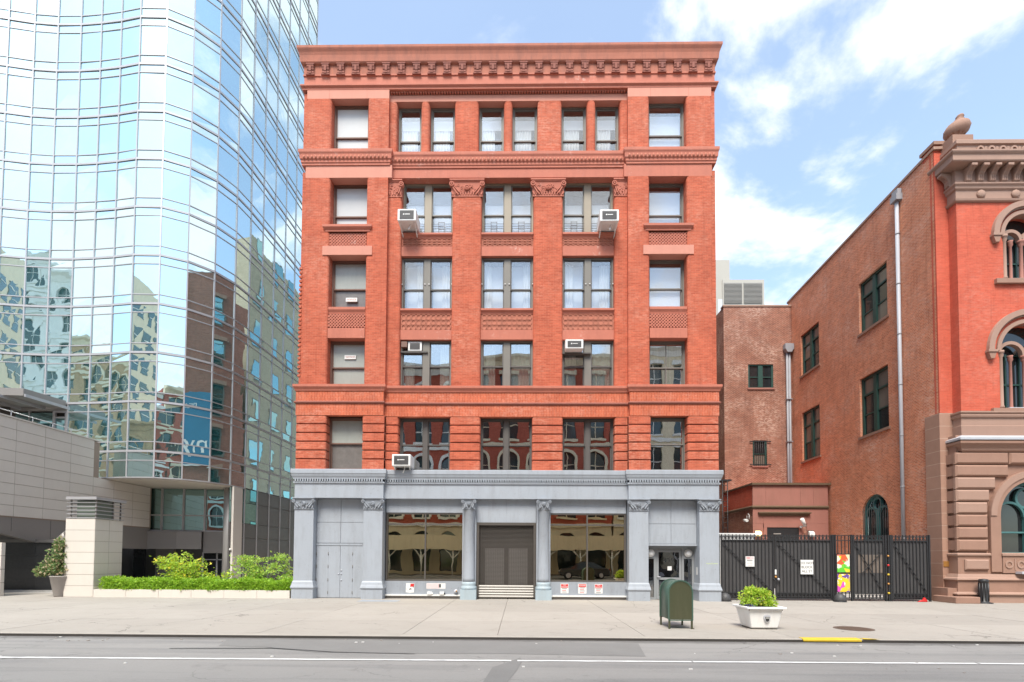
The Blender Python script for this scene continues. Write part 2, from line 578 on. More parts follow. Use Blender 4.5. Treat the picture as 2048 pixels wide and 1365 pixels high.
    def mesh(self, name, mat):
        me = bpy.data.meshes.new(name)
        me.from_pydata(self.v, [], self.f)
        me.polygons.foreach_set('use_smooth', self.sm)
        if len(self.f) < 4000:
            bm = bmesh.new()
            bm.from_mesh(me)
            bmesh.ops.recalc_face_normals(bm, faces=bm.faces)
            bm.to_mesh(me)
            bm.free()
        me.materials.append(M[mat] if isinstance(mat, str) else mat)
        me.update()
        return me

    def build(self, name, mat, parent=None, bevel=0.0, **tags):
        return link(name, self.mesh(name, mat), parent, bevel, **tags)


def link(name, data, parent=None, bevel=0.0, **tags):
    o = bpy.data.objects.new(name, data)
    COL.objects.link(o)
    if parent is not None:
        o.parent = parent
        if parent.type == 'EMPTY' or parent.location.length > 0:
            o.matrix_parent_inverse = Matrix.Translation(-parent.location) if parent.rotation_euler.z == 0 else parent.matrix_world.inverted()
    for k, v in tags.items():
        o[k] = v
    if bevel:
        b = o.modifiers.new('bevel', 'BEVEL')
        b.width = bevel
        b.segments = 2
        b.limit_method = 'ANGLE'
    return o


def thing(name, loc, label, category, group=None):
    o = bpy.data.objects.new(name, None)
    COL.objects.link(o)
    o.location = loc
    o.empty_display_size = .2
    o['label'] = label
    o['category'] = category
    if group:
        o['group'] = group
    return o


def text(body, size, mat, parent, loc, rot=(90, 0, 0), extrude=.002, name='lettering', align='CENTER', sx=1.0):
    c = bpy.data.curves.new(name, 'FONT')
    c.body = body
    c.size = size
    c.extrude = extrude
    c.align_x = align
    c.align_y = 'CENTER'
    c.resolution_u = 2
    c.materials.append(M[mat] if isinstance(mat, str) else mat)
    tmp = bpy.data.objects.new('tmp', c)
    COL.objects.link(tmp)
    me = bpy.data.meshes.new_from_object(tmp)
    bpy.data.objects.remove(tmp)
    o = bpy.data.objects.new(name, me)
    COL.objects.link(o)
    o.parent = parent
    o.location = Vector(loc) - (parent.location if parent else Vector())
    o.rotation_euler = [R(a) for a in rot]
    o.scale = (sx, 1, 1)
    return o


def wall_holes(mb, u0, u1, z0, z1, holes, depth, d0=0.0, seg=14):
    """a wall sheet at depth d0 with rectangular or round-headed openings and their reveals: local (u, d, z)"""
    us = sorted({u0, u1, *[h[0] for h in holes], *[h[1] for h in holes]})
    zs = sorted({z0, z1, *[h[2] for h in holes], *[h[3] for h in holes]})
    for i in range(len(us) - 1):
        for j in range(len(zs) - 1):
            cu, cz = (us[i] + us[i + 1]) / 2, (zs[j] + zs[j + 1]) / 2
            if any(h[0] < cu < h[1] and h[2] < cz < h[3] for h in holes):
                continue
            mb.quad((us[i], d0, zs[j]), (us[i + 1], d0, zs[j]), (us[i + 1], d0, zs[j + 1]), (us[i], d0, zs[j + 1]))
    for h in holes:
        a, b, c, d = h[:4]
        arch = len(h) > 4 and h[4]
        if arch:
            r = (b - a) / 2
            sp, cu = d - r, (a + b) / 2
            arc = [(cu - r * math.cos(math.pi * k / seg), sp + r * math.sin(math.pi * k / seg)) for k in range(seg + 1)]
            for p, q in zip(arc[:-1], arc[1:]):
                mb.quad((p[0], d0, p[1]), (q[0], d0, q[1]), (q[0], d0, d), (p[0], d0, d))
            loop = [(a, c)] + arc + [(b, c)]
        else:
            loop = [(a, c), (a, d), (b, d), (b, c)]
        for p, q in zip(loop, loop[1:] + loop[:1]):
            mb.quad((p[0], d0, p[1]), (q[0], d0, q[1]), (q[0], d0 + depth, q[1]), (p[0], d0 + depth, p[1]))
    return mb


def frustum(mb, x0, x1, y0, y1, z0, z1, ch):
    """block with chamfered front edges (front y0)"""
    c = ch
    return mb.add([(x0, y1, z0), (x1, y1, z0), (x1, y1, z1), (x0, y1, z1), (x0, y0 + c, z0), (x1, y0 + c, z0), (x1, y0 + c, z1), (x0, y0 + c, z1),
                   (x0 + c, y0, z0 + c), (x1 - c, y0, z0 + c), (x1 - c, y0, z1 - c), (x0 + c, y0, z1 - c)],
                  [(0, 1, 2, 3), (8, 9, 10, 11), (0, 1, 5, 4), (1, 2, 6, 5), (2, 3, 7, 6), (3, 0, 4, 7), (4, 5, 9, 8), (5, 6, 10, 9), (6, 7, 11, 10), (7, 4, 8, 11)])


def leaves(mb, n, pick, size, flat=.0, rnd=random):
    """n small folded leaves; pick() gives a point and an outward direction"""
    for _ in range(n):
        p, out = pick()
        p = Vector(p)
        d = Vector((rnd.gauss(0, 1), rnd.gauss(0, 1), rnd.gauss(0, 1) * (1 - flat))) + Vector(out) * .9
        d.normalize()
        s = d.orthogonal().normalized()
        s = (Matrix.Rotation(rnd.uniform(0, 6.28), 3, d) @ s)
        L = size * rnd.uniform(.6, 1.35)
        w = L * rnd.uniform(.26, .4)
        k = d.cross(s) * (w * .35)
        mb.add([p, p + d * L * .5 + s * w + k, p + d * L, p + d * L * .5 - s * w + k], [(0, 1, 2), (0, 2, 3)])
    return mb


# ================================================================== GROUND
ZR = -.065
KY = -10.15
t = NT('asphalt')
g1, g2 = t.noise(.35, 7, .68), t.noise(38, 4, .75)
mp = t.new('ShaderNodeMapping')
mp.inputs['Scale'].default_value = (.12, 1.5, 1)
t.l.new(t.pos(), mp.inputs['Vector'])
lane = t.noise(1.0, 6, .65, vec=mp.outputs[0])
col = t.mix(g1, (.225, .216, .205), (.285, .274, .261))
col = t.mix(t.math('MULTIPLY', t.ramp(lane, .46, .68), .75), col, (.16, .157, .155))
col = t.mix(t.math('MULTIPLY', t.ramp(g2, .5, .72), .5), col, (.30, .293, .287))
col = t.mix(t.math('MULTIPLY', t.ramp(t.noise(1.1, 8, .72, dist=.6), .60, .72),   .5), col, (.12, .118, .116))
vor = t.new('ShaderNodeTexVoronoi', feature='DISTANCE_TO_EDGE')
vor.inputs['Scale'].default_value = .42
mpc = t.new('ShaderNodeVectorMath', operation='ADD')
nz = t.new('ShaderNodeTexNoise', Scale=1.7, Detail=6)
t.l.new(t.pos(), nz.inputs['Vector'])
t.l.new(t.pos(), mpc.inputs[0])
t.l.new(nz.outputs['Color'], mpc.inputs[1])
t.l.new(mpc.outputs[0], vor.inputs['Vector'])
crack = t.math('MULTIPLY', t.math('LESS_THAN', vor.outputs['Distance'], .006), t.ramp(t.noise(.25, 4), .5, .62))
mps = t.new('ShaderNodeMapping')
mps.inputs['Scale'].default_value = (.5, 1.4, 1)
t.l.new(t.pos(), mps.inputs['Vector'])
smear = t.ramp(t.noise(1.0, 8, .78, vec=mps.outputs[0], dist=.8), .60, .70)
col = t.mix(t.math('MULTIPLY', smear, .45), col, (.085, .083, .083))
col = t.mix(t.math('MULTIPLY', t.ramp(t.noise(16, 4, .8), .58, .72), .30), col, (.09, .088, .086))
col = t.mix(t.math('MULTIPLY', crack, .5), col, (.04, .04, .04))
spy = t.new('ShaderNodeSeparateXYZ')
t.l.new(t.pos(), spy.inputs[0])
gut = t.ramp(t.math('ADD', spy.outputs[1], t.math('MULTIPLY', t.noise(1.3, 6, .7), .55)), KY - .22, KY + .08)
col = t.mix(t.math('MULTIPLY', t.math('MAXIMUM', gut, 0.0, True), .6, True), col, (.055, .051, .047))
M['asphalt'] = t.finish(col, .9, 0, .3, t.bump(g2, .004))

t = NT('asphalt_patch')
col = t.mix(t.noise(1.4, 6), (.165, .16, .154), (.215, .209, .201))
col = t.mix(t.math('MULTIPLY', t.ramp(t.noise(60, 3), .52, .8), .4), col, (.24, .235, .23))
M['asphalt_patch'] = t.finish(col, .9, 0, .3, t.bump(t.noise(60, 3), .004))

t = NT('concrete_paving')
oi = t.new('ShaderNodeObjectInfo')
col = t.mix(t.noise(.5, 7, .65), (.295, .268, .236), (.365, .335, .30))
col = t.mix(1.0, col, t.mix(oi.outputs['Random'], (.93,) * 3, (1.05,) * 3), 'MULTIPLY')
col = t.mix(t.math('MULTIPLY', t.ramp(t.noise(1.6, 8, .74, dist=.5), .55, .75), .5), col, (.21, .188, .163))
col = t.mix(t.math('MULTIPLY', t.ramp(t.noise(45, 3), .5, .8), .25), col, (.2, .178, .154))
spt = t.new('ShaderNodeTexVoronoi', Scale=2.3)
t.l.new(t.pos(), spt.inputs['Vector'])
gum = t.math('LESS_THAN', spt.outputs['Distance'], .05)
mpw = t.new('ShaderNodeMapping')
mpw.inputs['Scale'].default_value = (.7, 1.6, 1)
t.l.new(t.pos(), mpw.inputs['Vector'])
col = t.mix(t.math('MULTIPLY', t.ramp(t.noise(1.3, 9, .8, vec=mpw.outputs[0], dist=.9), .56, .66), .32), col, (.165, .15, .132))
col = t.mix(t.math('MULTIPLY', t.ramp(t.noise(12, 5, .8), .56, .72), .28), col, (.19, .17, .15))
vc = t.new('ShaderNodeTexVoronoi', feature='DISTANCE_TO_EDGE')
vc.inputs['Scale'].default_value = .33
vm = t.new('ShaderNodeVectorMath', operation='ADD')
nv = t.new('ShaderNodeTexNoise', Scale=1.2, Detail=7)
t.l.new(t.pos(), nv.inputs['Vector'])
t.l.new(t.pos(), vm.inputs[0])
t.l.new(nv.outputs['Color'], vm.inputs[1])
t.l.new(vm.outputs[0], vc.inputs['Vector'])
hair = t.math('MULTIPLY', t.math('LESS_THAN', vc.outputs['Distance'], .0045), t.ramp(t.noise(.3, 3), .48, .6))
col = t.mix(t.math('MULTIPLY', hair, .6), col, (.1, .09, .08))
col = t.mix(t.math('MULTIPLY', gum, .45), col, (.13, .112, .1))
M['concrete'] = t.finish(col, .85, 0, .3, t.bump(t.noise(70, 4), .002))
M['concrete_grey'] = plain('grey_concrete', (.40, .385, .365), .85, .1, .6, 40, .002, dirt=.2)
M['kerb'] = plain('granite_kerb', (.32, .292, .258), .8, .15, 1.6, 40, .003, dirt=.3, dirtc=(.2, .18, .16))
M['kerb_steel'] = plain('rusty_steel_kerb_face', (.045, .039, .035), .7, .35, 2.2, 30, .003)
M['line'] = plain('worn_white_road_paint', (.70, .70, .69), .7, .05, 2, 14, .001, dirt=.45, dirtc=(.36, .355, .35))
M['yellow'] = plain('yellow_kerb_paint', (.60, .42, .03), .6, .12, 3, 20, .001, dirt=.5, dirtc=(.45, .3, .05))

MB().quad((-600, -600, -.22), (600, -600, -.22), (600, 600, -.22), (-600, 600, -.22)).build('ground', 'concrete_grey', kind='structure')
road = MB().box(-120, 120, -24.6, KY - .1, ZR - .08, ZR).build('road', 'asphalt', kind='structure')
patch = MB()
pts = [(-6.2, -11.35), (-5.2, -11.42), (-4.0, -11.95), (-2.4, -12.05), (-.4, -11.95), (2.4, -12.1), (2.6, -10.6), (-1.5, -10.45), (-6.5, -10.5)]
patch.add([(x, y, ZR + .004) for x, y in pts], [tuple(range(len(pts)))])
patch.build('asphalt_patch', 'asphalt_patch', road)
MB().add([(x, y, ZR + .006) for x, y in ((-7.0, -11.66), (-5.0, -11.52), (-3.6, -11.9), (-2.0, -12.02), (-2.0, -12.06), (-3.65, -11.96), (-5.0, -11.6), (-7.0, -11.70))],
         [tuple(range(8))]).build('tar_seam', 'black_iron', road)
MB().add([(x, y, ZR + .005) for x, y in ((-.45, -13.2), (-.12, -12.6), (.02, -12.3), (.06, -12.62), (-.05, -13.5), (-.3, -15), (-.6, -15))],
         [tuple(range(7))]).build('oil_stain', 'asphalt_patch', road)
# parking lane line, slightly askew to the kerb, worn through in places
rl0 = random.Random(8)
for a, b in ((-60, -14), (-14, -.14), (-.03, 3.1), (3.13, 8.22), (8.27, 14), (14, 60)):
    n_ = max(2, int((b - a) / (.14 if abs(a) < 15 and abs(b) < 15 else 4)))
    up_, dn_ = [], []
    for i in range(n_ + 1):
        x = a + (b - a) * i / n_
        y = -12.62 + .012 * x
        up_.append((x, y + .05 + rl0.gauss(0, .006), ZR + .009))
        dn_.append((x, y - .05 + rl0.gauss(0, .006), ZR + .009))
    m = MB()
    m.add(up_ + dn_, [(i, i + 1, n_ + 2 + i, n_ + 1 + i) for i in range(n_) if rl0.random() > .012])
    m.build('lane_line', 'line', road)
for k in range(40):      # crumbs of litter and grit in the gutter
    x = random.uniform(-11, 12)
    y = random.choice((random.uniform(-10.9, -10.3), random.uniform(-13.6, -10.4)))
    s = random.uniform(.012, .035)
    MB().box(x, x + s * 1.7, y, y + s, ZR, ZR + s * .5).build('litter', random.choice(('white', 'white', 'taupe')), road)

sidewalk = MB().box(-120, 120, KY + .16, 60, -.2, -.03).build('sidewalk', 'joint', kind='structure')
yedge = [KY + .16, -7.4, -4.8, -2.3, 0.0, 2.2]
M_c = M['concrete']
k = 0
x = -34.0
rs = random.Random(4)
while x < 36:
    w = rs.choice((2.2, 2.9, 3.4))
    for a, b in zip(yedge[:-1], yedge[1:]):
        g = .006
        o = MB().box(x + g, x + w - g, a + g, b - g, -.06, rs.uniform(-.003, .0)).build('paving_slab', 'concrete', sidewalk)
    x += w
MB().box(-120, -34, KY + .17, 2.2, -.06, 0).build('concrete_strip', 'concrete', sidewalk)
MB().box(36, 120, KY + .17, 2.2, -.06, 0).build('concrete_strip', 'concrete', sidewalk)
MB().box(-120, 120, 2.21, 60, -.06, -.002).build('plaza_paving', 'concrete_grey', sidewalk)
MB().box(-6.5, -4.9, -1.35, -.6, -.01, .004).build('cellar_hatch', M['grey_dk'], sidewalk)

kerb = MB()
kerb.prism([(KY - .02, -.2), (KY + .155, -.2), (KY + .155, .0), (KY + .04, .0), (KY - .01, -.03)], -120, 120, 'x')
kb = kerb.build('kerb', 'kerb', kind='structure')
MB().prism([(KY - .045, -.2), (KY - .021, -.2), (KY - .011, -.02), (KY - .03, -.025)], -120, 120, 'x').build('steel_facing', 'kerb_steel', kb)
MB().prism([(KY - .048, -.05), (KY - .0455, -.05), (KY + .16, .004), (KY + .155, .010), (KY + .0, .006), (KY - .045, -.015)], 6.4, 7.7, 'x').build('yellow_paint', 'yellow', kb)
MB().add([(7.76, KY - .03, .004), (7.76, KY + .15, .007), (8.15, KY - .02, .004)], [(0, 1, 2)]).build('yellow_paint', 'yellow', kb)

# far side of the street, behind the camera (seen mirrored in the windows)
far = MB().box(-120, 120, -34, -24.6, -.2, 0).build('sidewalk_opposite', 'concrete', kind='structure')
MB().box(-120, 120, -24.72, -24.601, -.2, .003).build('kerb_opposite', 'kerb', kind='structure')


# ================================================================== BRICK LOFT BUILDING (439)
XC = -.61
loft = thing('brick_loft_building', (XC, 0, 0), 'six storey red brick loft building with grey painted ground floor', 'building')


def X(r):
    return XC + r


def both(fn):
    for s in (-1, 1):
        fn(s)


def span(s, a, b):
    """relative x range mirrored by side"""
    return (X(-b), X(-a)) if s < 0 else (X(a), X(b))


# shell
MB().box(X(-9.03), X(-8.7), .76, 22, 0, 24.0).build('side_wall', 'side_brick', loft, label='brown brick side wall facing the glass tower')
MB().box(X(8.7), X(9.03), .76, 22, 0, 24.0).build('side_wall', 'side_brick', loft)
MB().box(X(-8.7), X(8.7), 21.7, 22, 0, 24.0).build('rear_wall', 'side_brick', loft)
MB().box(X(-8.7), X(8.7), .7, 21.7, 23.9, 24.2).build('roof', 'roof', loft)
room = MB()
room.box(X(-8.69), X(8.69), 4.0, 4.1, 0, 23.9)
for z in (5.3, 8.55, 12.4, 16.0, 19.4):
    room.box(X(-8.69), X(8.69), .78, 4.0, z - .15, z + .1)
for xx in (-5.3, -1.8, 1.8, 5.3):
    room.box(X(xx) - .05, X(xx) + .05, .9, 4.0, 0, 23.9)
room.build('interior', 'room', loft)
# brown side wall: windows and blue banner, mirrored in the tower
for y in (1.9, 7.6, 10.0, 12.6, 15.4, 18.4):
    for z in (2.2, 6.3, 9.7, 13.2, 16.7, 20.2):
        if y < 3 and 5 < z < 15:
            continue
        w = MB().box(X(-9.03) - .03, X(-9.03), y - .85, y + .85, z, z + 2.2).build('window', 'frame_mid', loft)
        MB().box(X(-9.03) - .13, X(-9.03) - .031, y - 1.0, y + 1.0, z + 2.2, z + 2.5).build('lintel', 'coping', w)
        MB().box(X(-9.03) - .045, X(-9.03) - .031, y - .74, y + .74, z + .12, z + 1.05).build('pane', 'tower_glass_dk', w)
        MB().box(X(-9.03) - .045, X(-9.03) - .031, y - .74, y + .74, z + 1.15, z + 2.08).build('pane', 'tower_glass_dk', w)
M['banner'] = plain('blue_banner_cloth', (.02, .15, .28), .7, .25, .6, 20, 0)
ban = MB().box(X(-9.03) - .12, X(-9.03) - .1, 3.3, 6.0, 8.6, 14.6).build('banner', 'banner', None, label='tall blue hanging banner on the loft side wall, seen mirrored in the tower', category='banner')
text('ny', 1.9, 'white', ban, (X(-9.03) - .125, 4.6, 10.6), (90, 0, -90))
text('next', .6, 'white', ban, (X(-9.03) - .125, 4.2, 13.2), (90, 0, -90))
MB().box(X(-9.03) - .13, X(-9.03) - .121, 3.3, 6.0, 8.6, 8.68).build('hem', 'white', ban)

YB = .76                      # back of the piers


def pier(x0, x1, y0, z0, z1, mat='brick', l=True, r=True, rad=.10, name='pier'):
    return MB().rbox(x0, x1, y0, YB, z0, z1, rad, l, r).build(name, mat, loft)


# side bays, storeys two to four, then the fifth
for s in (-1, 1):
    for z0, z1 in ((9.2, 18.4), (19.66, 21.98)):
        a, b = span(s, 7.78, 8.84)
        pier(a, b, 0, z0, z1, l=(s > 0), r=(s < 0))
        a, b = span(s, 8.84, 9.04)
        MB().box(a, b, .09, YB, z0 - (.2 if z0 < 10 else 0), z1 + .3).build('corner_strip', 'brick', loft)
        a, b = span(s, 5.24, 6.17)
        pier(a, b, 0, z0, z1, l=(s < 0), r=(s > 0))
    # quoin teeth on the corner strip
    if s < 0:
        q = MB()
        for i in range(26):
            z = 9.6 + i * .19
            q.box(X(-9.09), X(-8.97), .06, .2, z, z + .095)
        q.build('toothed_edge', 'brick', loft, kind='stuff')
    # spandrels between the side windows
    a, b = span(s, 6.17, 7.78)
    for zs, ztop, zl in ((15.98, 16.25, 14.93), (12.36, 12.66, 11.28)):
        MB().box(a, b, .14, YB, zl + .02, ztop - .02).build('spandrel', 'brick', loft)
    for zt in (16.25,):
        MB().sweep([(a - .16, .1), (a - .16, 0), (b + .16, 0), (b + .16, .1)], [(0, zt - .27), (.02, zt - .27), (.02, zt - .2), (.06, zt - .16), (.11, zt - .1), (.11, zt), (0, zt), (-.5, zt + .01)]).build('sill', 'terra', loft)
    MB().sweep([(a, .14), (b, .14)], [(0, 12.36), (.03, 12.36), (.05, 12.45), (.1, 12.55), (.1, 12.66), (-.5, 12.67)]).build('sill', 'terra', loft)
    MB().box(a - .28, b + .28, -.035, YB - .1, 14.93, 15.33).build('lintel', 'terra_pale', loft)
    MB().box(a, b, .02, YB - .1, 11.28, 11.72).build('lintel', 'terra', loft)
    MB().box(X(0) + s * 6.975 - 1.9, X(0) + s * 6.975 + 1.9, 0, YB, 18.4, 18.96).build('lintel', 'terra_pale' if s < 0 else 'terra', loft)
    c0, c1 = span(s, 5.24, 8.87)
    MB().box(c0, c1, 0, YB, 21.98, 22.38).build('lintel', 'terra_pale', loft)
    for i in (1, 2):
        jx = c0 + (c1 - c0) * (.27, .73)[i - 1]
        MB().box(jx - .006, jx + .006, -.004, .02, 21.99, 22.37).build('lintel_joint', 'terra', loft)
    # diamond lattice panels
    for z0, z1 in ((15.37, 15.95), (11.75, 12.34)):
        MB().box(a, b, .10, .139, z0 - .02, z1 + .02).build('lattice_back', 'terra_shade', loft)  # dark sheet: shade of the lattice holes put into the colour
        lt = MB()
        h, st = z1 - z0, .135
        n = int((b - a + h) / st) + 1
        for i in range(-1, n + 1):
            for sg in (1, -1):
                # line x = c + sg*(z - z0), clipped to the panel
                c = a - h + i * st if sg > 0 else a + i * st
                p = []
                for zz_ in (z0, z1):
                    p.append([c + sg * (zz_ - z0), zz_])
                if sg > 0:
                    (xa, za), (xb, zb) = p
                    if xa < a:
                        za += a - xa
                        xa = a
                    if xb > b:
                        zb -= xb - b
                        xb = b
                else:
                    (xa, za), (xb, zb) = p
                    if xa > b:
                        za += xa - b
                        xa = b
                    if xb < a:
                        zb -= a - xb
                        xb = a
                if zb - za < .03:
                    continue
                yo = .045 if sg > 0 else .052
                lt.bar(xa, za, xb, zb, .046, yo, .1)
        lt.build('lattice', 'terra', loft, kind='stuff')

# middle bays: piers, strips, spandrels
MW = [(-4.68, -2.43), (-1.14, 1.14), (2.43, 4.68)]
for a, b in ((-2.43, -1.14), (1.14, 2.43)):
    pier(X(a), X(b), .2, 9.2, 17.65)
for s in (-1, 1):
    a, b = span(s, 4.68, 5.24)
    MB().rbox(a, b, .2, YB, 9.2, 17.65, .10, s > 0, s < 0).build('pier', 'brick', loft)


def ring_mesh(w, h):
    r = MB()
    cols = int(w / .21)
    for i in range(cols):
        for j in range(3):
            r.annulus((i + .5) * w / cols, (j + .5) * h / 3, .075, .108, -.03 - .004 * ((i + j) % 2), .0, n=10)
            if i and j:
                r.box(i * w / cols - .025, i * w / cols + .025, -.045, 0, j * h / 3 - .025, j * h / 3 + .025)
    return r.mesh('terracotta_rings', 'terra_panel')


RM = ring_mesh(2.2, .56)
for a, b in MW:
    x0, x1 = X(a), X(b)
    for zl0, zl1, zp1, zs1 in ((15.07, 15.5, 15.86, 16.07), (11.33, 11.76, 12.44, 12.68)):
        MB().box(x0, x1, .31, YB, zl0, zl1).build('lintel', 'terra', loft)
        zp1 = zs1 - .21
        MB().box(x0, x1, .34, YB, zl1, zp1).build('spandrel', 'terra_panel', loft)
        o = link('ornament', RM, loft, kind='stuff')
        o.location = (x0 + (x1 - x0 - 2.2) / 2, .34, zl1 + .01)
        o.scale = (1, 1, (zp1 - zl1 - .02) / .56)
        MB().sweep([(x0, .34), (x1, .34)], [(0, zp1), (.03, zp1), (.05, zp1 + .07), (.12, zp1 + .13), (.12, zs1), (-.35, zs1 + .01)]).build('sill', 'terra', loft)


# carved capitals of the fourth storey
def capital(w, h, proj, half=0):
    """x 0..w, front y=0, z 0..h; carved block: abacus, corner volutes, rosette, scrolls and leaves. half -1/1 keeps one volute"""
    m = MB()
    q = random.Random(int(w * 100))
    f = .07 * w
    l = 0 if half == 1 else f
    r = 0 if half == -1 else f
    p2 = proj * .45
    m.add([(0, 0, 0), (w, 0, 0), (w, .3, 0), (0, .3, 0), (-l * .5, -p2, h * .86), (w + r * .5, -p2, h * .86), (w + r * .5, .3, h * .86), (-l * .5, .3, h * .86)],
          [(0, 1, 2, 3), (4, 5, 6, 7), (0, 1, 5, 4), (1, 2, 6, 5), (2, 3, 7, 6), (3, 0, 4, 7)])
    m.box(-l * .8, w + r * .8, -p2 - .03, .3, h * .86, h * .92)
    m.box(-l * 1.1, w + r * 1.1, -p2 - .06, .3, h * .92, h)
    m.box(-.012, w + .012, -.025, .2, 0, h * .10)
    for vx in ([0] if half != 1 else []) + ([w] if half != -1 else []):
        sgn = -1 if vx == 0 else 1
        c = (vx + sgn * .005, h * .70)
        m.lathe([(.001, p2 + .085), (h * .05, p2 + .09), (h * .06, p2 + .04)], (c[0], 0, c[1]), 'y', 10)
        m.annulus(c[0], c[1], h * .09, h * .145, -p2 - .075, .05, n=14)
        m.bar(c[0] - sgn * .03, h * .58, c[0] - sgn * .22 * min(w, 1.0), h * .16, .05, -p2 - .04, .03)
        m.bar(c[0] - sgn * .08, h * .62, c[0] - sgn * .34 * min(w, 1.0), h * .22, .035, -p2 - .03, .03)
    cx = w / 2
    if not half:
        m.lathe([(h * .17, 0), (h * .17, p2 + .03), (h * .12, p2 + .06), (h * .11, p2 + .03), (h * .08, p2 + .035), (.004, p2 + .075)], (cx, 0, h * .5), 'y', 16)
    n = max(5, int(w * h / .028))
    for i in range(n):
        u, v = q.uniform(.06, .94), q.uniform(.2, .78)
        px, pz = u * w, v * h
        rr = q.uniform(.035, .06) * (h / .6)
        a0 = q.uniform(0, 6.28)
        m.annulus(px, pz, rr * .55, rr, -p2 * v - q.uniform(.015, .04), .03, a0, a0 + q.uniform(3.0, 5.2), 9)
    k = max(4, int(w / .11))
    for i in range(k):
        px = (i + .5) * w / k
        m.bar(px, h * .10, px + (px - cx) * .12, h * q.uniform(.24, .36), .05, -p2 * .4 - .03, .03)
    return m


for a, b in ((-2.43, -1.14), (1.14, 2.43)):
    capital(b - a + .04, .75, .13).xf(lambda x_, y_, z_, a=a: (X(a) - .02 + x_, .2 + y_, 17.65 + z_)).build('capital', 'terra', loft, bevel=.008)
for s in (-1, 1):
    a, b = span(s, 4.68, 5.24)
    capital(b - a, .75, .13, half=1 if s < 0 else -1).xf(lambda x_, y_, z_, a=a: (a + x_, .2 + y_, 17.65 + z_)).build('capital', 'terra', loft, bevel=.008)
    MB().box(a, b, .24, YB, 17.65, 18.5).build('capital_block', 'terra', loft)
for a, b in ((-2.43, -1.14), (1.14, 2.43)):
    MB().box(X(a), X(b), .24, YB, 17.65, 18.5).build('capital_block', 'terra', loft)
MB().box(X(-5.24), X(5.24), .2, YB, 18.4 + .12, 18.98).build('architrave', 'terra', loft)

# fifth storey middle bays
for a, b in ((-5.24, -4.93), (4.93, 5.24)):
    pier(X(a), X(b), .2, 19.6, 22.0, l=a > 0, r=a < 0, rad=.12)
for a, b in ((-3.87, -3.48), (-.19, .19), (3.48, 3.87)):
    pier(X(a), X(b), .2, 19.6, 22.0, rad=.15)
for a, b in ((-2.37, -1.30), (1.30, 2.37)):
    pier(X(a), X(b), .2, 19.6, 22.0, rad=.12)
MB().box(X(-5.24), X(5.24), .2, YB, 22.0, 22.28).build('lintel', 'terra_pale', loft)
dn = MB()
for i in range(88):
    x = X(-5.2) + i * 10.4 / 88
    dn.box(x, x + .07, .09, .21, 22.30, 22.44)
dn.build('dentil_row', 'terra', loft, kind='stuff')
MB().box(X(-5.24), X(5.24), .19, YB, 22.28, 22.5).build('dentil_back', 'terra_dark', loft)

# frieze and main cornice
MB().sweep([(X(-9.04), 2), (X(-9.04), .05), (X(9.04), .05), (X(9.04), 2)],
           [(-.3, 22.38), (.06, 22.38), (.06, 22.46), (.13, 22.52), (.13, 22.58), (.02, 22.62), (.0, 22.62), (0, 23.02), (.04, 23.04), (.04, 23.1), (-.3, 23.12)]).build('frieze', 'terra', loft)
corn = MB().sweep([(X(-9.04), 3.2), (X(-9.04), .05), (X(9.04), .05), (X(9.04), 3.2)],
                  [(-.3, 23.05), (.01, 23.05), (.02, 23.50), (.10, 23.54), (.13, 23.58), (.14, 23.6), (.15, 23.72), (.165, 23.86), (.20, 23.98), (.25, 24.08), (.265, 24.12), (.265, 24.22), (-.3, 24.28)]).build('cornice', 'terra_w', loft)
br = MB()
br.prism([(0.03, 0), (-.05, 0), (-.09, .05), (-.08, .11), (-.06, .15), (-.09, .2), (-.10, .26), (-.125, .32), (-.125, .40), (.03, .40)], -.15, .15, 'x')
br.box(-.18, .18, -.14, .03, .40, .45)
br.box(-.05, .05, -.145, .02, .1, .36)
br.box(-.19, .19, -.11, .03, -.05, .0)
br.box(-.06, .06, -.13, .03, .0, .08)
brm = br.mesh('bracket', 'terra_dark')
NBR = 27
for i in range(NBR):
    o = link('bracket', brm, corn)
    o.location = (X(-8.75) + i * 17.5 / (NBR - 1), .05, 23.09)
    o.rotation_euler.z = random.uniform(-.02, .02)

# belt course below the fifth storey
BP = [(X(-9.0), 1.2), (X(-9.0), 0), (X(-5.2), 0), (X(-5.2), .2), (X(5.2), .2), (X(5.2), 0), (X(9.0), 0), (X(9.0), 1.2)]
belt = MB().sweep(BP, [(-.3, 18.94), (.04, 18.94), (.04, 19.02), (.07, 19.05), (.07, 19.14), (.10, 19.18), (.11, 19.2), (.12, 19.36), (.13, 19.40), (.15, 19.44), (.16, 19.48), (.16, 19.59), (-.5, 19.66)]).build('belt_course', 'terra', loft)
eg = MB()
for p, q in zip(BP[1:-2], BP[2:-1]):
    if abs(q[0] - p[0]) < .5:
        continue
    n = int((q[0] - p[0]) / .17)
    for i in range(n):
        x = p[0] + (i + .5) * (q[0] - p[0]) / n
        eg.lathe([(.01, -.09), (.045, -.06), (.055, 0), (.04, .06), (.01, .085)], (x, p[1] - .11, 19.26), 'z', 8)
eg.build('egg_and_dart', 'terra_panel', belt, kind='stuff')

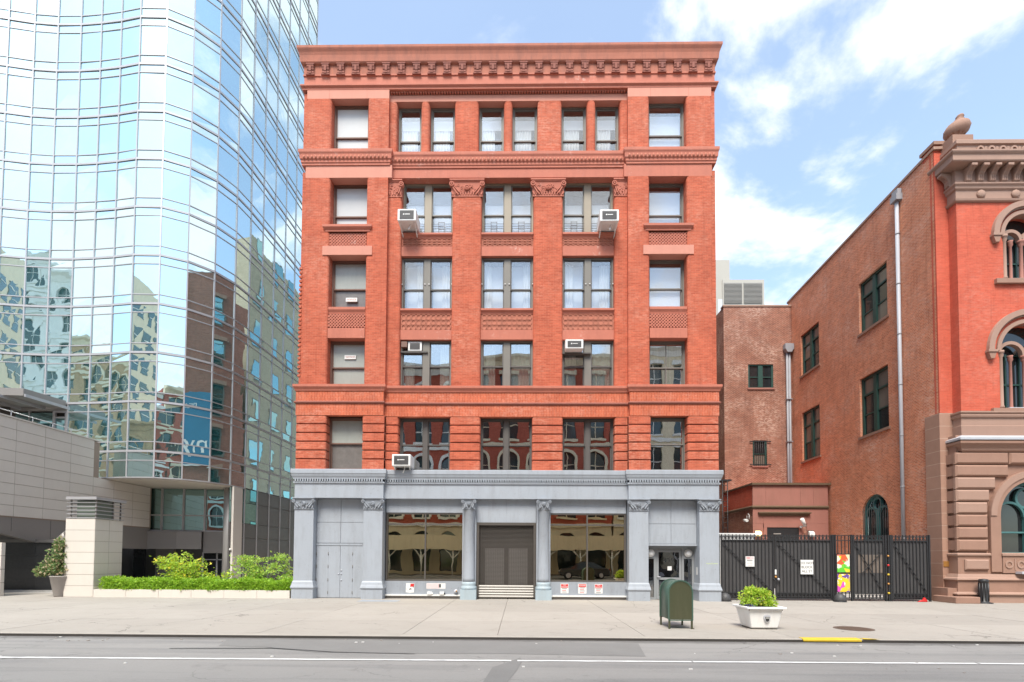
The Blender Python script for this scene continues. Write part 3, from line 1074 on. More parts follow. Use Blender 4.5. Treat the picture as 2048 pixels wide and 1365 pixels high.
# belt course above the second storey, frieze of upright brick, rope moulding, flat arches
BP2 = [(X(-9.1), 1.2), (X(-9.1), -.05), (X(-5.28), -.05), (X(-5.28), .15), (X(5.28), .15), (X(5.28), -.05), (X(9.1), -.05), (X(9.1), 1.2)]
MB().sweep(BP2, [(-.3, 8.93), (.02, 8.93), (.04, 9.0), (.09, 9.08), (.10, 9.1), (.10, 9.2), (-.6, 9.24)]).build('belt_course', 'terra', loft)
MB().sweep(BP2, [(-.3, 8.5), (-.01, 8.5), (-.01, 8.93), (-.3, 8.93)]).build('upright_brick_frieze', 'soldier', loft)
MB().sweep(BP2, [(-.3, 8.37), (.0, 8.37), (.04, 8.40), (.055, 8.435), (.04, 8.47), (.0, 8.5), (-.3, 8.5)]).build('rope_moulding', 'terra_dark', loft)
MB().sweep(BP2, [(-.3, 7.88), (-.012, 7.88), (-.012, 8.37), (-.3, 8.37)]).build('flat_arch_course', 'soldier', loft)

# rusticated first upper storey
RZ = [(7.86, 7.53), (7.48, 7.15), (7.10, 6.77), (6.72, 6.39), (6.34, 6.01), (5.96, 5.5)]
runs = [(-9.06, -7.75, -.03, False, True), (-6.2, -5.24, -.03, True, False), (-5.24, -4.68, .17, False, True), (-2.45, -1.12, .17, True, True),
        (1.12, 2.45, .17, True, True), (4.68, 5.24, .17, True, False), (5.24, 6.2, -.03, False, True), (7.75, 9.06, -.03, True, False)]
for a, b, y0, l, r in runs:
    MB().box(X(a) + (.06 if l else 0), X(b) - (.06 if r else 0), y0 + .06, YB, 5.5, 7.88).build('groove_back', 'side_brick', loft)
    for z1, z0 in RZ:
        MB().rbox(X(a), X(b), y0, YB - .02, z0, z1, .09, l, r).build('brick_band', 'brick', loft, bevel=.02)


# ---- windows of the loft
def curtain(parent, x0, x1, y, z0, z1, mat='curtain', amp=.03, waves=None):
    w = x1 - x0
    n = max(8, int(w / .03))
    k = waves or w / .13
    m = MB()
    pts = [(x0 + w * i / n, y + amp * math.sin(6.283 * k * i / n) * (1 + .3 * math.sin(i))) for i in range(n + 1)]
    vs = [(p[0], p[1], z0) for p in pts] + [(p[0], p[1], z1) for p in pts]
    m.add(vs, [(i, i + 1, n + 2 + i, n + 1 + i) for i in range(n)], True)
    return m.build('curtain', mat, parent)


def sash(parent, x0, x1, z0, z1, zr, y, frame, gmat, lowmat=None, fw=.05):
    """an upper and a lower sash with their panes"""
    sm = MB()
    for (a, b, yy) in ((zr - .03, z1, y), (z0, zr + .03, y + .06)):
        sm.box(x0, x0 + fw, yy, yy + .05, a, b)
        sm.box(x1 - fw, x1, yy, yy + .05, a, b)
        sm.box(x0 + fw, x1 - fw, yy, yy + .05, a, a + .055)
        sm.box(x0 + fw, x1 - fw, yy, yy + .05, b - .055, b)
    sm.build('sash', frame, parent)
    MB().box(x0 + fw, x1 - fw, y + .022, y + .03, zr + .02, z1 - .05).build('pane', gmat, parent)
    MB().box(x0 + fw, x1 - fw, y + .082, y + .09, z0 + .05, zr - .02).build('pane', lowmat or gmat, parent)


def opening_frame(x0, x1, z0, z1, y, frame, fw=.07, mull=None, d=.16):
    m = MB()
    m.box(x0, x0 + fw, y - .03, y + d, z0, z1)
    m.box(x1 - fw, x1, y - .03, y + d, z0, z1)
    m.box(x0 + fw, x1 - fw, y - .03, y + d, z1 - fw, z1)
    m.box(x0 + fw, x1 - fw, y - .03, y + d, z0, z0 + .05)
    if mull:
        m.box(mull[0], mull[1], y - .05, y + d, z0 + .05, z1 - fw)
    return m.build('window', frame, loft)


rw = random.Random(11)


def single_window(x0, x1, z0, z1, zr, y, frame, style, name=None):
    w = opening_frame(x0, x1, z0, z1, y, frame)
    if style == 'frost':
        sash(w, x0 + .07, x1 - .07, z0 + .05, z1 - .07, zr, y + .02, frame, 'frost', 'frost_dark' if name == 'dark' else 'frost')
    elif style == 'frost_white':
        sash(w, x0 + .07, x1 - .07, z0 + .05, z1 - .07, zr, y + .02, frame, 'frost_white')
    else:
        sash(w, x0 + .07, x1 - .07, z0 + .05, z1 - .07, zr, y + .02, frame, style)
    return w


def double_window(x0, x1, z0, z1, zr, y, frame, mull, style, sframe='frame'):
    c = (x0 + x1) / 2
    w = opening_frame(x0, x1, z0, z1, y, frame, mull=(c - mull, c + mull))
    for a, b in ((x0 + .07, c - mull), (c + mull, x1 - .07)):
        sash(w, a, b, z0 + .05, z1 - .07, zr, y + .02, sframe, style)
    return w


# left column: obscured panes
LX = (X(-7.78), X(-6.17))
RX = (X(6.17), X(7.78))
for (x0, x1), lab in ((LX, 'l'), (RX, 'r')):
    spec = [(19.86, 21.98, 20.55), (16.25, 18.4, 16.98), (12.67, 14.93, 13.66), (9.22, 11.28, 10.12), (5.56, 7.88, 6.75)]
    for i, (z0, z1, zr) in enumerate(spec):
        y = (.40, .48, .46, .42, .42)[i]
        if lab == 'l':
            st = ('frost_white', 'frost_white', 'frost', 'frost', 'frost')[i]
            w = single_window(x0, x1, z0, z1, zr, y, 'frame_brown', st, 'dark' if i in (2, 4) else None)
            if i in (2, 3):
                zz_ = (13.1, 10.5)[i - 2]
                MB().box(x0 + .62, x0 + 1.12, y - .012, y + .035, zz_, zz_ + .17).build('paper_notice', 'white', w)
                text('NOTICE', .11, M['brick'], w, (x0 + .87, y - .014, zz_ + .085), extrude=.001)
        else:
            w = single_window(x0, x1, z0, z1, zr, y, 'frame_mid', 'glass' if i < 3 else 'glass_lo')
            if i == 0:
                MB().box(x0 + .1, x1 - .1, y + .2, y + .22, z0 + .06, z1 - .4).build('blind', 'blind', w)
            if i == 1:
                MB().box(x0 + .1, x1 - .1, y + .2, y + .22, z0 + .5, z1 - .2).build('blind', 'blind', w)
            if i == 2:
                MB().box(x0 + .1, x1 - .1, y + .2, y + .22, z0 + .06, z1 - .25).build('blind', 'blind', w)
            if i == 3:
                curtain(w, x0 + .1, x0 + .55, y + .25, z0 + .06, z1 - .1)
                curtain(w, x1 - .6, x1 - .1, y + .25, z0 + .06, z1 - .1)
                MB().box((x0 + x1) / 2 - .02, (x0 + x1) / 2 + .02, y + .03, y + .1, z0 + .06, z1 - .1).build('glazing_bar', 'frame_mid', w)

# fifth storey windows of the middle
for a, b in ((-4.93, -3.87), (-3.48, -2.37), (-1.30, -.19), (.19, 1.30), (2.37, 3.48), (3.87, 4.93)):
    w = single_window(X(a), X(b), 19.72, 22.0, 20.5, .58, 'frame_mid', 'glass')
    MB().box(X(a) + .1, X(b) - .1, .80, .82, 21.15, 21.6).build('blind', 'blind', w)
    curtain(w, X(a) + .1, X(b) - .1 - rw.uniform(0, .35), .84, 19.8, 21.3, 'curtain', .03)

# storeys four, three, two and one of the middle bays
dw = {}
for k, (a, b) in enumerate(MW):
    x0, x1 = X(a), X(b)
    w = double_window(x0, x1, 16.08, 18.52, 17.1, .60, 'frame_olive', .15, 'glass', 'frame_mid')
    dw[4, k] = w
    c = (x0 + x1) / 2
    for p, q in ((x0 + .07, c - .15), (c + .15, x1 - .07)):
        MB().box(p + .06, q - .06, .86, .88, 17.75, 18.1).build('blind', 'ac_grille', w)
        MB().box(p + .06, q - .06, .90, .92, 16.4, 17.75).build('blind', 'blind', w)
        gd = MB()
        for i in range(5):
            gd.cyl((p, .54, 16.2 + i * .115), (q, .54, 16.2 + i * .115), .007, n=6)
        m_ = (p + q) / 2
        for dx in (-.13, .13):
            gd.cyl((m_ + dx, .53, 16.15), (m_ + dx, .53, 16.75), .009, n=6)
        for i in range(4):
            gd.cyl((m_ - .13, .525, 16.24 + i * .16), (m_ + .13, .525, 16.24 + i * .16), .009, n=6)
        gd.build('window_guard', 'frame', w)
    w = double_window(x0, x1, 12.70, 15.05, 13.66, .50, 'frame_mid', .14, 'glass')
    dw[3, k] = w
    for p, q in ((x0 + .07, c - .14), (c + .14, x1 - .07)):
        MB().box(p + .05, q - .05, .92, .94, 12.8, 14.9).build('blind', 'blind', w)
        cw = rw.uniform(.3, .45)
        if rw.random() < .5:
            curtain(w, p + .05, p + .05 + cw, .82, 12.8, 14.9)
        else:
            curtain(w, q - .05 - cw, q - .05, .82, 12.8, 14.9)
        for px_ in (p - .05, q + .05):
            MB().lathe([(.03, .0), (.03, .03), (.01, .045)], (px_, .45, 13.86), 'y', 8).build('sash_knob', 'white', w)
    w = double_window(x0, x1, 9.24, 11.33, 10.2, .50, 'frame_mid', .15, 'glass_f2')
    dw[2, k] = w
    if k:
        curtain(w, x0 + .12, x0 + .62, .74, 9.3, 11.2)
        curtain(w, x1 - .75, x1 - .12, .74, 9.3, 11.2)
        curtain(w, c + .18, c + .42, .74, 9.3, 11.2)
    else:
        curtain(w, x1 - .55, x1 - .12, .74, 9.3, 11.2)
        curtain(w, x0 + .12, x0 + .55, .74, 9.3, 10.6)
    w = double_window(x0, x1, 5.56, 7.88, 6.72, .54, 'frame', .10, 'glass_lo')
    dw[1, k] = w
# transom shelf above the low sash where the window units sit
MB().box(X(MW[0][0]) + .0, X(MW[0][0]) + 1.2, .38, .57, 10.78, 10.84).build('shelf', 'frame', loft)
MB().box(X(MW[2][0]) + .0, X(MW[2][0]) + 1.25, .30, .57, 10.70, 10.75).build('shelf', 'frame', loft)
MB().box(X(MW[0][0]) + .05, X(MW[0][0]) + .3, .3, .53, 11.0, 11.24).build('bird_box', 'frame_brown', loft)


# ---- air conditioners
def aircon(x, y, z, w, h, d, label, legs=True, bare=False):
    """x left, y front, z bottom"""
    t_ = thing('air_conditioner', (x + w / 2, y + d, z), label, 'air conditioner', 'air conditioners in the brick front windows')
    MB().box(x, x + w, y, y + d, z, z + h).build('case', 'white', t_, bevel=.025)
    fr = MB()
    b = .09
    fr.box(x + b, x + w - b, y - .012, y + .01, z + b * .8, z + h - b * .7)
    g = fr.build('grille', 'ac_grille', t_)
    sl = MB()
    n = int((h - b * 1.6) / .04)
    for i in range(n):
        zz_ = z + b * .85 + i * .04
        sl.box(x + b + .01, x + w - b - .01, y - .02, y - .013, zz_, zz_ + .016)
    sl.build('louvre', 'ac_grille', g, kind='stuff')
    if not bare:
        lg = MB()
        lg.lathe([(.03, .0), (.03, .006)], (x + w * .34, y - .02, z + h * .52), 'y', 10)
        lg.box(x + w * .40, x + w * .68, y - .026, y - .021, z + h * .49, z + h * .55)
        lg.build('maker_mark', 'white', g)
    if legs:
        m = MB()
        for px_ in (x + .06, x + w - .10):
            m.box(px_, px_ + .04, y + .1, y + d, z - .03, z)
            m.prism([(y + .12, z - .03), (y + .2, z - .03), (y + d, z - .30), (y + d, z - .36), (y + d - .05, z - .34)], px_, px_ + .04, 'x')
        m.build('bracket', 'white', t_)
        MB().tube([(x + w * .62, y + .3, z), (x + w * .6, y + .28, z - .1), (x + w * .55, y + .2, z - .26)], .025).build('drain_hose', 'white', t_)
    return t_


aircon(-5.30, -.45, 16.17, .79, .51, .98, 'white air conditioner jutting from the upper left window below the carved capital')
aircon(3.35, -.45, 16.12, .80, .50, .98, 'white air conditioner jutting from the upper right window beside the plain corner window')
aircon(-4.97, .40, 10.86, .62, .42, .35, 'small white air conditioner high in the third row left window, above a low sash', legs=False, bare=True)
aircon(1.92, -.1, 10.76, .77, .40, .62, 'white air conditioner on a shelf high in the third row right window', legs=False)
aircon(-5.42, -.35, 5.63, .79, .50, .85, 'white air conditioner on brackets just above the grey cornice, leftmost middle window')

# ---- grey ground floor
G0 = -.10
GP = [(X(-9.03), 1.0), (X(-9.03), G0), (X(-5.22), G0), (X(-5.22), .1), (X(5.22), .1), (X(5.22), G0), (X(9.03), G0), (X(9.03), 1.0)]
gc = MB().sweep(GP, [(-.3, 5.08), (.06, 5.10), (.07, 5.16), (.10, 5.22), (.12, 5.3), (.14, 5.34), (.14, 5.50), (.12, 5.52), (-.6, 5.57)]).build('grey_cornice', 'grey', loft)
gd = MB()
for p, q in zip(GP[1:-2], GP[2:-1]):
    if abs(q[0] - p[0]) < .5:
        continue
    n = int((q[0] - p[0]) / .105)
    for i in range(n):
        x = p[0] + (i + .25) * (q[0] - p[0]) / n
        gd.box(x, x + .055, p[1] - .075, p[1] + .01, 4.99, 5.10)
gd.build('dentil_row', 'grey', gc, kind='stuff')
MB().sweep(GP, [(-.35, 4.30), (.0, 4.30), (.0, 4.9), (.05, 4.93), (.05, 4.985), (-.3, 5.08)]).build('architrave', 'grey', loft)
MB().box(X(-5.2), X(5.2), .35, YB + .2, 4.05, 4.31).build('bay_soffit', 'grey', loft)


def grey_pilaster(x0, x1, y0=-.10):
    MB().box(x0, x1, y0 + .01, YB, .72, 3.80).build('pilaster', 'grey', loft)
    MB().sweep([(x0, .7), (x0, y0), (x1, y0), (x1, .7)], [(-.2, .42), (.07, .42), (.09, .47), (.07, .54), (.05, .6), (.03, .7), (.0, .76), (-.2, .77)]).build('pilaster_base', 'grey', loft)
    MB().box(x0 - .05, x1 + .05, y0 - .05, YB, -.02, .42).build('plinth', 'grey', loft)
    capital(x1 - x0, .50, .12).xf(lambda x_, y_, z_: (x0 + x_, y0 + y_, 3.80 + z_)).build('capital', 'grey_dk', loft, bevel=.006)
    MB().box(x0, x1, y0 + .06, YB, 3.80, 4.32).build('capital_block', 'grey', loft)


for s in (-1, 1):
    for a, b in ((8.20, 9.02), (5.24, 6.05)):
        grey_pilaster(*span(s, a, b))


def grey_column(xc):
    y = .18
    m = MB().lathe([(.27, .74), (.255, .9), (.25, 1.5), (.235, 3.78), (.25, 3.8), (.25, 3.83)], (xc, y, 0), 'z', 24)
    m.build('column', 'grey', loft)
    MB().lathe([(.33, .42), (.345, .47), (.33, .54), (.29, .58), (.31, .63), (.30, .7), (.265, .75)], (xc, y, 0), 'z', 24).build('column_base', 'grey_green', loft)
    MB().box(xc - .34, xc + .34, y - .34, YB, -.02, .42).build('plinth', 'grey_green', loft)
    capital(.5, .47, .12).xf(lambda x_, y_, z_: (xc - .25 + x_, y - .24 + y_, 3.83 + z_)).build('capital', 'grey_dk', loft, bevel=.006)
    MB().box(xc - .3, xc + .3, y + .05, YB, .3, 4.32).build('column_backing', 'grey', loft)


for xc in (-2.17, 1.02):
    grey_column(xc)

# left service bay: panels over double doors
a, b = X(-8.2), X(-6.05)
MB().box(a, b, .30, YB, 0, 4.32).build('bay_wall', 'grey_dk', loft)
c = (a + b) / 2 - .02
for x0, x1 in ((a + .01, c - .008), (c + .008, b - .01)):
    for z0, z1 in ((3.28, 4.28), (2.38, 3.265)):
        MB().box(x0, x1, .27, .299, z0, z1).build('panel', 'grey', loft, bevel=.004)
MB().box(a, b, .25, .30, 2.27, 2.36).build('rail', 'grey', loft)
for i, (x0, x1) in enumerate(((a + .02, c - .006), (c + .006, b - .02))):
    d = MB().box(x0, x1, .265, .299, .02, 2.25).build('door', 'grey', loft, bevel=.004)
    MB().box((x0 + x1) / 2 - .004, (x0 + x1) / 2 + .004, .26, .2655, .04, 2.22).build('fold_joint', 'grey_dk', d)
    for z in (.18, .72, 1.3, 1.85):
        for hx in ((x0 + x1) / 2, x0 + .01 if i == 0 else x1 - .01):
            MB().cyl((hx, .255, z), (hx, .255, z + .13), .013, n=8).build('hinge', 'frame_mid', d)
    for z in (.78, 1.05, 1.2):
        if i or z == 1.05:
            MB().lathe([(.03, .0), (.03, .02), (.012, .03)], (c + (.06 if i else -.06), .262, z), 'y', 10).build('lock', 'zinc', d)

# shop windows
for x0, x1, cx in ((X(-5.2), -2.42, -4.10), (1.27, X(5.2), 2.92)):
    w = MB()
    zb, zt, zm = .75, 3.72, 3.22
    y = .42
    for p, q in ((x0, x0 + .07), (x1 - .07, x1), (cx - .03, cx + .03)):
        w.box(p, q, y - .03, y + .1, zb + .07, zt - .07)
    w.box(x0, x1, y - .035, y + .1, zb, zb + .07)
    w.box(x0, x1, y - .035, y + .1, zt - .07, zt)
    for p, q in ((x0 + .07, cx - .03), (cx + .03, x1 - .07)):
        w.box(p, q, y - .025, y + .08, zm - .03, zm + .03)
    wo = w.build('shop_window', 'frame', loft)
    for p, q in ((x0 + .07, cx - .03), (cx + .03, x1 - .07)):
        MB().box(p, q, y + .03, y + .038, zb + .07, zm - .03).build('pane', 'glass_gold', wo)
        MB().box(p, q, y + .03, y + .038, zm + .03, zt - .07).build('pane', 'glass_gold', wo)
    MB().box(x0, x1, .36, YB, zt, 4.10).build('shop_header', 'grey', loft)
    MB().box(x0, x1, .31, YB, .18, zb).build('stall_riser', 'grey_dk', loft)
    MB().box(x0, x1, .24, .40, .12, .18).build('ledge', 'white', loft)
    MB().box(x0, x1, .33, YB, -.02, .12).build('kick', 'metal_panel', loft)

# middle bay: header, pale glazed door behind a mesh shutter
x0, x1 = -1.86, .70
MB().box(x0, x1, .34, YB, 3.30, 4.31).build('shop_header', 'grey', loft)
MB().box((x0 + x1) / 2 - .004, (x0 + x1) / 2 + .004, .336, .341, 3.32, 4.3).build('header_joint', 'grey_dk', loft)
M['shutter'] = plain('dark_brown_steel', (.10, .088, .078), .5, .15, 2, 30, .001, metallic=.3)
M['slat'] = plain('galvanised_slat', (.30, .28, .255), .5, .1, 2, 30, .001, metallic=.2)
sh = MB()
sh.box(x0, x0 + .10, .30, .5, .05, 3.30)
sh.box(x1 - .10, x1, .30, .5, .05, 3.30)
sh.box(x0 + .1, x1 - .1, .30, .5, 3.18, 3.30)
sho = sh.build('roll_shutter', 'shutter', loft)
ms = MB()
n = 46
for i in range(n):
    z = .62 + i * (3.18 - .62) / n
    ms.box(x0 + .1, x1 - .1, .40, .412, z, z + .018)
for i in range(31):
    x = x0 + .12 + i * (x1 - x0 - .24) / 30
    ms.box(x - .005, x + .005, .396, .3995, .6, 3.18)
ms.build('mesh', 'shutter', sho, kind='stuff')
for i in range(5):
    z = .05 + i * .11
    MB().prism([(.40, z), (.43, z), (.43, z + .10), (.40, z + .10), (.375, z + .05)], x0 + .1, x1 - .1, 'x').build('slat', 'slat', sho)
dd = MB()
dd.box(x0 + .1, x1 - .1, .72, .75, 2.2, 3.3)
dd.box(x0 + .1, x0 + .35, .72, .75, 0, 2.2)
dd.box(x1 - .35, x1 - .1, .72, .75, 0, 2.2)
dd.box((x0 + x1) / 2 - .1, (x0 + x1) / 2 + .1, .72, .75, 0, 2.2)
do = dd.build('shop_door', 'shutter', loft)
for p, q in ((x0 + .35, (x0 + x1) / 2 - .1), ((x0 + x1) / 2 + .1, x1 - .35)):
    MB().box(p, q, .735, .745, .1, 2.2).build('pane', 'metal_panel', do)

# entrance bay
a, b = X(6.05), X(8.2)
MB().box(a, b, .30, YB, 2.36, 4.32).build('bay_wall', 'grey_dk', loft)
c = (a + b) / 2 - .02
for x0, x1 in ((a + .01, c - .008), (c + .008, b - .01)):
    for z0, z1 in ((3.28, 4.28), (2.42, 3.265)):
        MB().box(x0, x1, .27, .299, z0, z1).build('panel', 'grey', loft, bevel=.004)
MB().box(a, b, .24, .30, 2.33, 2.41).build('rail', 'grey', loft)
M['door_grey'] = plain('grey_door_paint', (.245, .255, .265), .5, .08, 2, 30, .001)
e = MB()
yd = .62
e.box(a, b, yd, yd + .12, 2.20, 2.36)
for p, q in ((a, a + .06), (5.85, 5.95), (7.06, 7.15), (7.5, b)):
    e.box(p, q, yd, yd + .12, 0, 2.2)
for p, q in ((a + .06, 5.85), (7.15, 7.5)):
    e.box(p, q, yd, yd + .12, 1.78, 2.2)
    e.box(p, q, yd, yd + .12, 0, .10)
eo = e.build('entrance_surround', 'door_grey', loft)
MB().box(a + .06, 5.85, yd + .05, yd + .06, .10, 1.78).build('side_light', 'glass_door', eo)
MB().box(7.15, 7.5, yd + .05, yd + .06, .10, 1.78).build('side_light', 'glass_door', eo)
dr = MB()
for p, q in ((5.96, 6.06), (6.95, 7.05)):
    dr.box(p, q, yd + .02, yd + .09, .02, 2.18)
for p, q in ((.02, .16), (.86, .96), (2.06, 2.18)):
    dr.box(6.06, 6.95, yd + .02, yd + .09, p, q)
dr = dr.build('door', 'door_grey', loft)
MB().box(6.06, 6.95, yd + .05, yd + .058, .16, .86).build('pane', 'glass_door', dr)
MB().box(6.06, 6.95, yd + .05, yd + .058, .96, 2.06).build('pane', 'glass_door', dr)
text('439', .26, 'black_iron', dr, (6.50, yd + .045, 1.70), sx=1.25)
MB().box(6.45, 6.63, yd + .04, yd + .048, 1.27, 1.45).build('notice', 'white', dr)
MB().tube([(6.0, yd + .02, 1.0), (6.0, yd - .05, 1.0), (6.12, yd - .05, .99)], .018).build('handle', 'zinc', dr)
for lx in (5.70, 7.33):
    lp = thing('round_wall_lamp', (lx, yd, 2.0), 'round white bulkhead lamp beside the entrance door, %s' % ('left one' if lx < 6 else 'right one'), 'lamp', 'round lamps beside the entrance')
    MB().lathe([(.17, .0), (.17, .05), (.14, .07)], (lx, yd, 2.02), 'y', 24).build('rim', 'white', lp)
    MB().lathe([(.135, .05), (.12, .09), (.07, .12), (.01, .13)], (lx, yd, 2.02), 'y', 24).build('diffuser', 'curtain', lp)
MB().box(b - .01, b + .06, .2, .34, 1.1, 1.42).build('intercom', 'white', loft)
MB().box(a, b, YB + .9, YB + .95, 0, 2.4).build('lobby_wall', 'soffit', loft)

# ---- notices on the stall risers
M['red'] = plain('red_print', (.55, .02, .02), .5, .05)
M['pink'] = plain('faded_pink_print', (.72, .50, .50), .6, .1, 8, 30, 0)
M['ink'] = plain('black_ink', (.03, .03, .03), .6, .05)


def noticeboard(x0, x1, z0, z1, y, label, header='NO\nPARKING', hmat='red', lines=3, cat='sign', grp=None, tri=False):
    o = thing('notice', ((x0 + x1) / 2, y, z0), label, cat, grp)
    MB().box(x0, x1, y - .006, y, z0, z1).build('sheet', 'white', o)
    zs = z1 - (z1 - z0) * (.44 if not tri else .34)
    MB().box(x0 + .02, x1 - .02, y - .009, y - .0065, zs, z1 - .02).build('header', hmat, o)
    w = x1 - x0
    parts = header.split('\n')
    for i, l in enumerate(parts):
        text(l, w * (.24 if len(l) > 3 else .28), 'white', o, ((x0 + x1) / 2, y - .0105, z1 - .02 - (z1 - .02 - zs) * (i + .5) / len(parts)), extrude=.001)
    for i in range(lines):
        zz_ = zs - (zs - z0) * (i + .7) / (lines + .3)
        MB().box(x0 + w * .18, x1 - w * (.2 + .1 * (i % 2)), y - .0085, y - .0065, zz_, zz_ + .022).build('print_line', 'ink' if i % 2 == 0 else 'red', o)
    return o


noticeboard(1.77, 2.11, .27, .68, .31, 'red and white no parking notice below the right shop window, left of three')
noticeboard(2.53, 2.88, .26, .68, .31, 'red topped white warning notice below the right shop window, middle of three', 'WARNING', lines=4, tri=True)
noticeboard(3.23, 3.57, .27, .67, .31, 'red and white no parking notice below the right shop window, right of three')
st = thing('poster', (-4.72, .31, .25), 'torn red and white poster with black spots below the left shop window', 'poster')
MB().add([(-4.90, .304, .27), (-4.72, .304, .25), (-4.55, .304, .26), (-4.53, .304, .65), (-4.89, .304, .66), (-4.90, .3095, .27), (-4.72, .3095, .25), (-4.55, .3095, .26), (-4.53, .3095, .65), (-4.89, .3095, .66)],
         [(0, 1, 2, 3, 4), (5, 6, 7, 8, 9), (0, 1, 6, 5), (1, 2, 7, 6), (2, 3, 8, 7), (3, 4, 9, 8), (4, 0, 5, 9)]).build('sheet', 'white', st)
MB().add([(-4.72, .302, .5), (-4.55, .302, .52), (-4.54, .302, .64), (-4.70, .302, .63)], [(0, 1, 2, 3)]).build('red_patch', 'red', st)
for i in range(7):
    px_, pz = -4.86 + rw.uniform(0, .28), .3 + rw.uniform(0, .2)
    MB().lathe([(.016 + .012 * rw.random(), 0), (.01, .003)], (px_, .303, pz), 'y', 8).build('spot', 'ink', st)
st = thing('sticker', (-3.6, .31, .43), 'long pale pink sticker with small print below the left shop window', 'sticker')
MB().box(-4.01, -3.19, .304, .31, .43, .66).build('sheet', 'white', st)
MB().box(-3.99, -3.45, .302, .3035, .45, .64).build('pink_field', 'pink', st)
MB().box(-3.48, -3.38, .3, .3015, .48, .63).build('print_block', 'ac_grille', st)
for nm, x0, x1, z0, z1, lab in (('vent_cap', -3.96, -3.77, .18, .30, 'small square white vent cap low on the left shop front, leftmost of three'),
                                ('vent_cap', -3.42, -3.24, .18, .30, 'small white vent cap with black pipe mouth low on the left shop front'),):
    o = thing(nm, ((x0 + x1) / 2, .3, z0), lab, 'vent')
    MB().box(x0, x1, .20, .31, z0, z1).build('case', 'white', o, bevel=.01)
    MB().cyl((x1, .25, z0 + .05), (x1 + .05, .25, z0 + .04), .04, n=10).build('mouth', 'black_iron' if x0 > -3.5 else 'white', o)
o = thing('pipe_valve', (-2.75, .3, .24), 'round brass and chrome standpipe valve beside the left grey column', 'valve')
MB().lathe([(.09, .0), (.09, .05), (.06, .06), (.06, .12), (.03, .14)], (-2.73, .31, .32), 'y', 16).build('flange', 'zinc', o)
MB().lathe([(.035, .12), (.035, .18), (.01, .2)], (-2.70, .31, .34), 'y', 10).build('cap', 'brass', o)
gr = thing('pilaster_tag', (8.17, -.1, 1.5), 'faint yellow green paint scrawl on the right grey pilaster', 'graffiti')
M['lime'] = plain('faded_lime_spray', (.45, .52, .28), .7, .1)
gm = MB()
for i in range(9):
    x = 7.86 + i * .055
    gm.bar(x, 1.58 + .015 * math.sin(i * 2), x + .05, 1.585 + .02 * math.cos(i * 3), .028, -.0935, -.0905)
gm.build('scrawl', 'lime', gr)


# ================================================================== GLASS TOWER
tower = thing('glass_tower', (-24, 9, 0), 'curving blue green mirror glass tower with silver grid, left of the brick loft', 'building')
# plan of the curtain wall, one point per mullion: a concave front, a round corner, a straight side going back
TP = [(-37.0, 6.35), (-35.4, 6.6), (-33.8, 6.95), (-32.3, 7.25), (-30.81, 7.50), (-29.46, 7.75), (-28.13, 7.87), (-26.73, 7.88), (-25.41, 7.80), (-24.08, 7.66), (-22.77, 7.45),
      (-21.22, 7.50), (-20.01, 8.15), (-19.06, 9.30), (-18.56, 10.70), (-18.40, 12.15), (-18.34, 13.70), (-18.29, 15.30), (-18.25, 16.95), (-18.22, 18.6),
      (-18.2, 20.2), (-18.18, 22.0)]
NC = len(TP) - 1
T0, TF = 7.84, 2.9
NF = 17
levels = []                       # (z0, z1) of every pane row, from the soffit up
levels.append((6.32, 7.30))
levels.append((7.30, 7.80))
for k in range(NF):
    z = T0 + TF * k
    levels += [(z + .06, z + .55), (z + .55, z + TF - .52), (z + TF - .52, z + TF - .06)]
rt = random.Random(3)


def pnorm(i):
    d = Vector(TP[i + 1]) - Vector(TP[i])
    d.normalize()
    return Vector((d.y, -d.x))


panes = []
for i in range(NC):
    a, b, n = Vector(TP[i]), Vector(TP[i + 1]), pnorm(i)
    d = (b - a).normalized()
    for j, (z0, z1) in enumerate(levels):
        if i < 7 and z1 < 10.7:
            continue                                    # terrace glazing instead
        g = .025
        pa, pb = a + d * g, b - d * g
        off = [rt.gauss(0, .0035) for _ in range(4)]
        tilt = rt.gauss(0, .006)
        c = [(pa, z0 + g, off[0]), (pb, z0 + g, off[1] + tilt), (pb, z1 - g, off[2] + tilt), (pa, z1 - g, off[3])]
        vs = [((p + n * o_).x, (p + n * o_).y, z) for p, z, o_ in c] + [((p - n * (.02 - o_)).x, (p - n * (.02 - o_)).y, z) for p, z, o_ in c]
        cx, cy, cz = (a.x + b.x) / 2, (a.y + b.y) / 2 + 22, (z0 + z1) / 2
        px_, py_ = 1024 + 1034 * cx / cy, 1100 - 1034 * (cz - 1.8) / cy
        wide = abs(1034 * (a.x / (a.y + 22) - b.x / (b.y + 22)))
        area = wide * 1034 * (z1 - z0) / cy
        if not (-60 < px_ < 640 and -60 < py_ < 1200):
            area *= .001
        panes.append((area, vs))
panes.sort(key=lambda p: -p[0])
FS = [(0, 1, 2, 3), (4, 5, 6, 7), (0, 1, 5, 4), (1, 2, 6, 5), (2, 3, 7, 6), (3, 0, 4, 7)]
for area, vs in panes[:290]:
    MB().add(vs, FS).build('pane', 'tower_glass', tower)
rest = MB()
for area, vs in panes[290:]:
    rest.add(vs, FS)
rest.build('pane_field', 'tower_glass', tower, kind='stuff')
ZT = T0 + TF * NF
for i, p in enumerate(TP):
    n = pnorm(min(i, NC - 1))
    if i:
        n = (n + pnorm(i - 1)).normalized()
    s = Vector((-n.y, n.x))
    z0 = 10.8 if i < 7 else (6.3 if i < 15 else 0)
    w = .038
    q = [Vector(p) + n * .045 + s * w, Vector(p) + n * .045 - s * w, Vector(p) - n * .03 - s * w, Vector(p) - n * .03 + s * w]
    MB().prism([(v.x, v.y) for v in q], z0, ZT, 'z').build('mullion', 'mullion', tower)


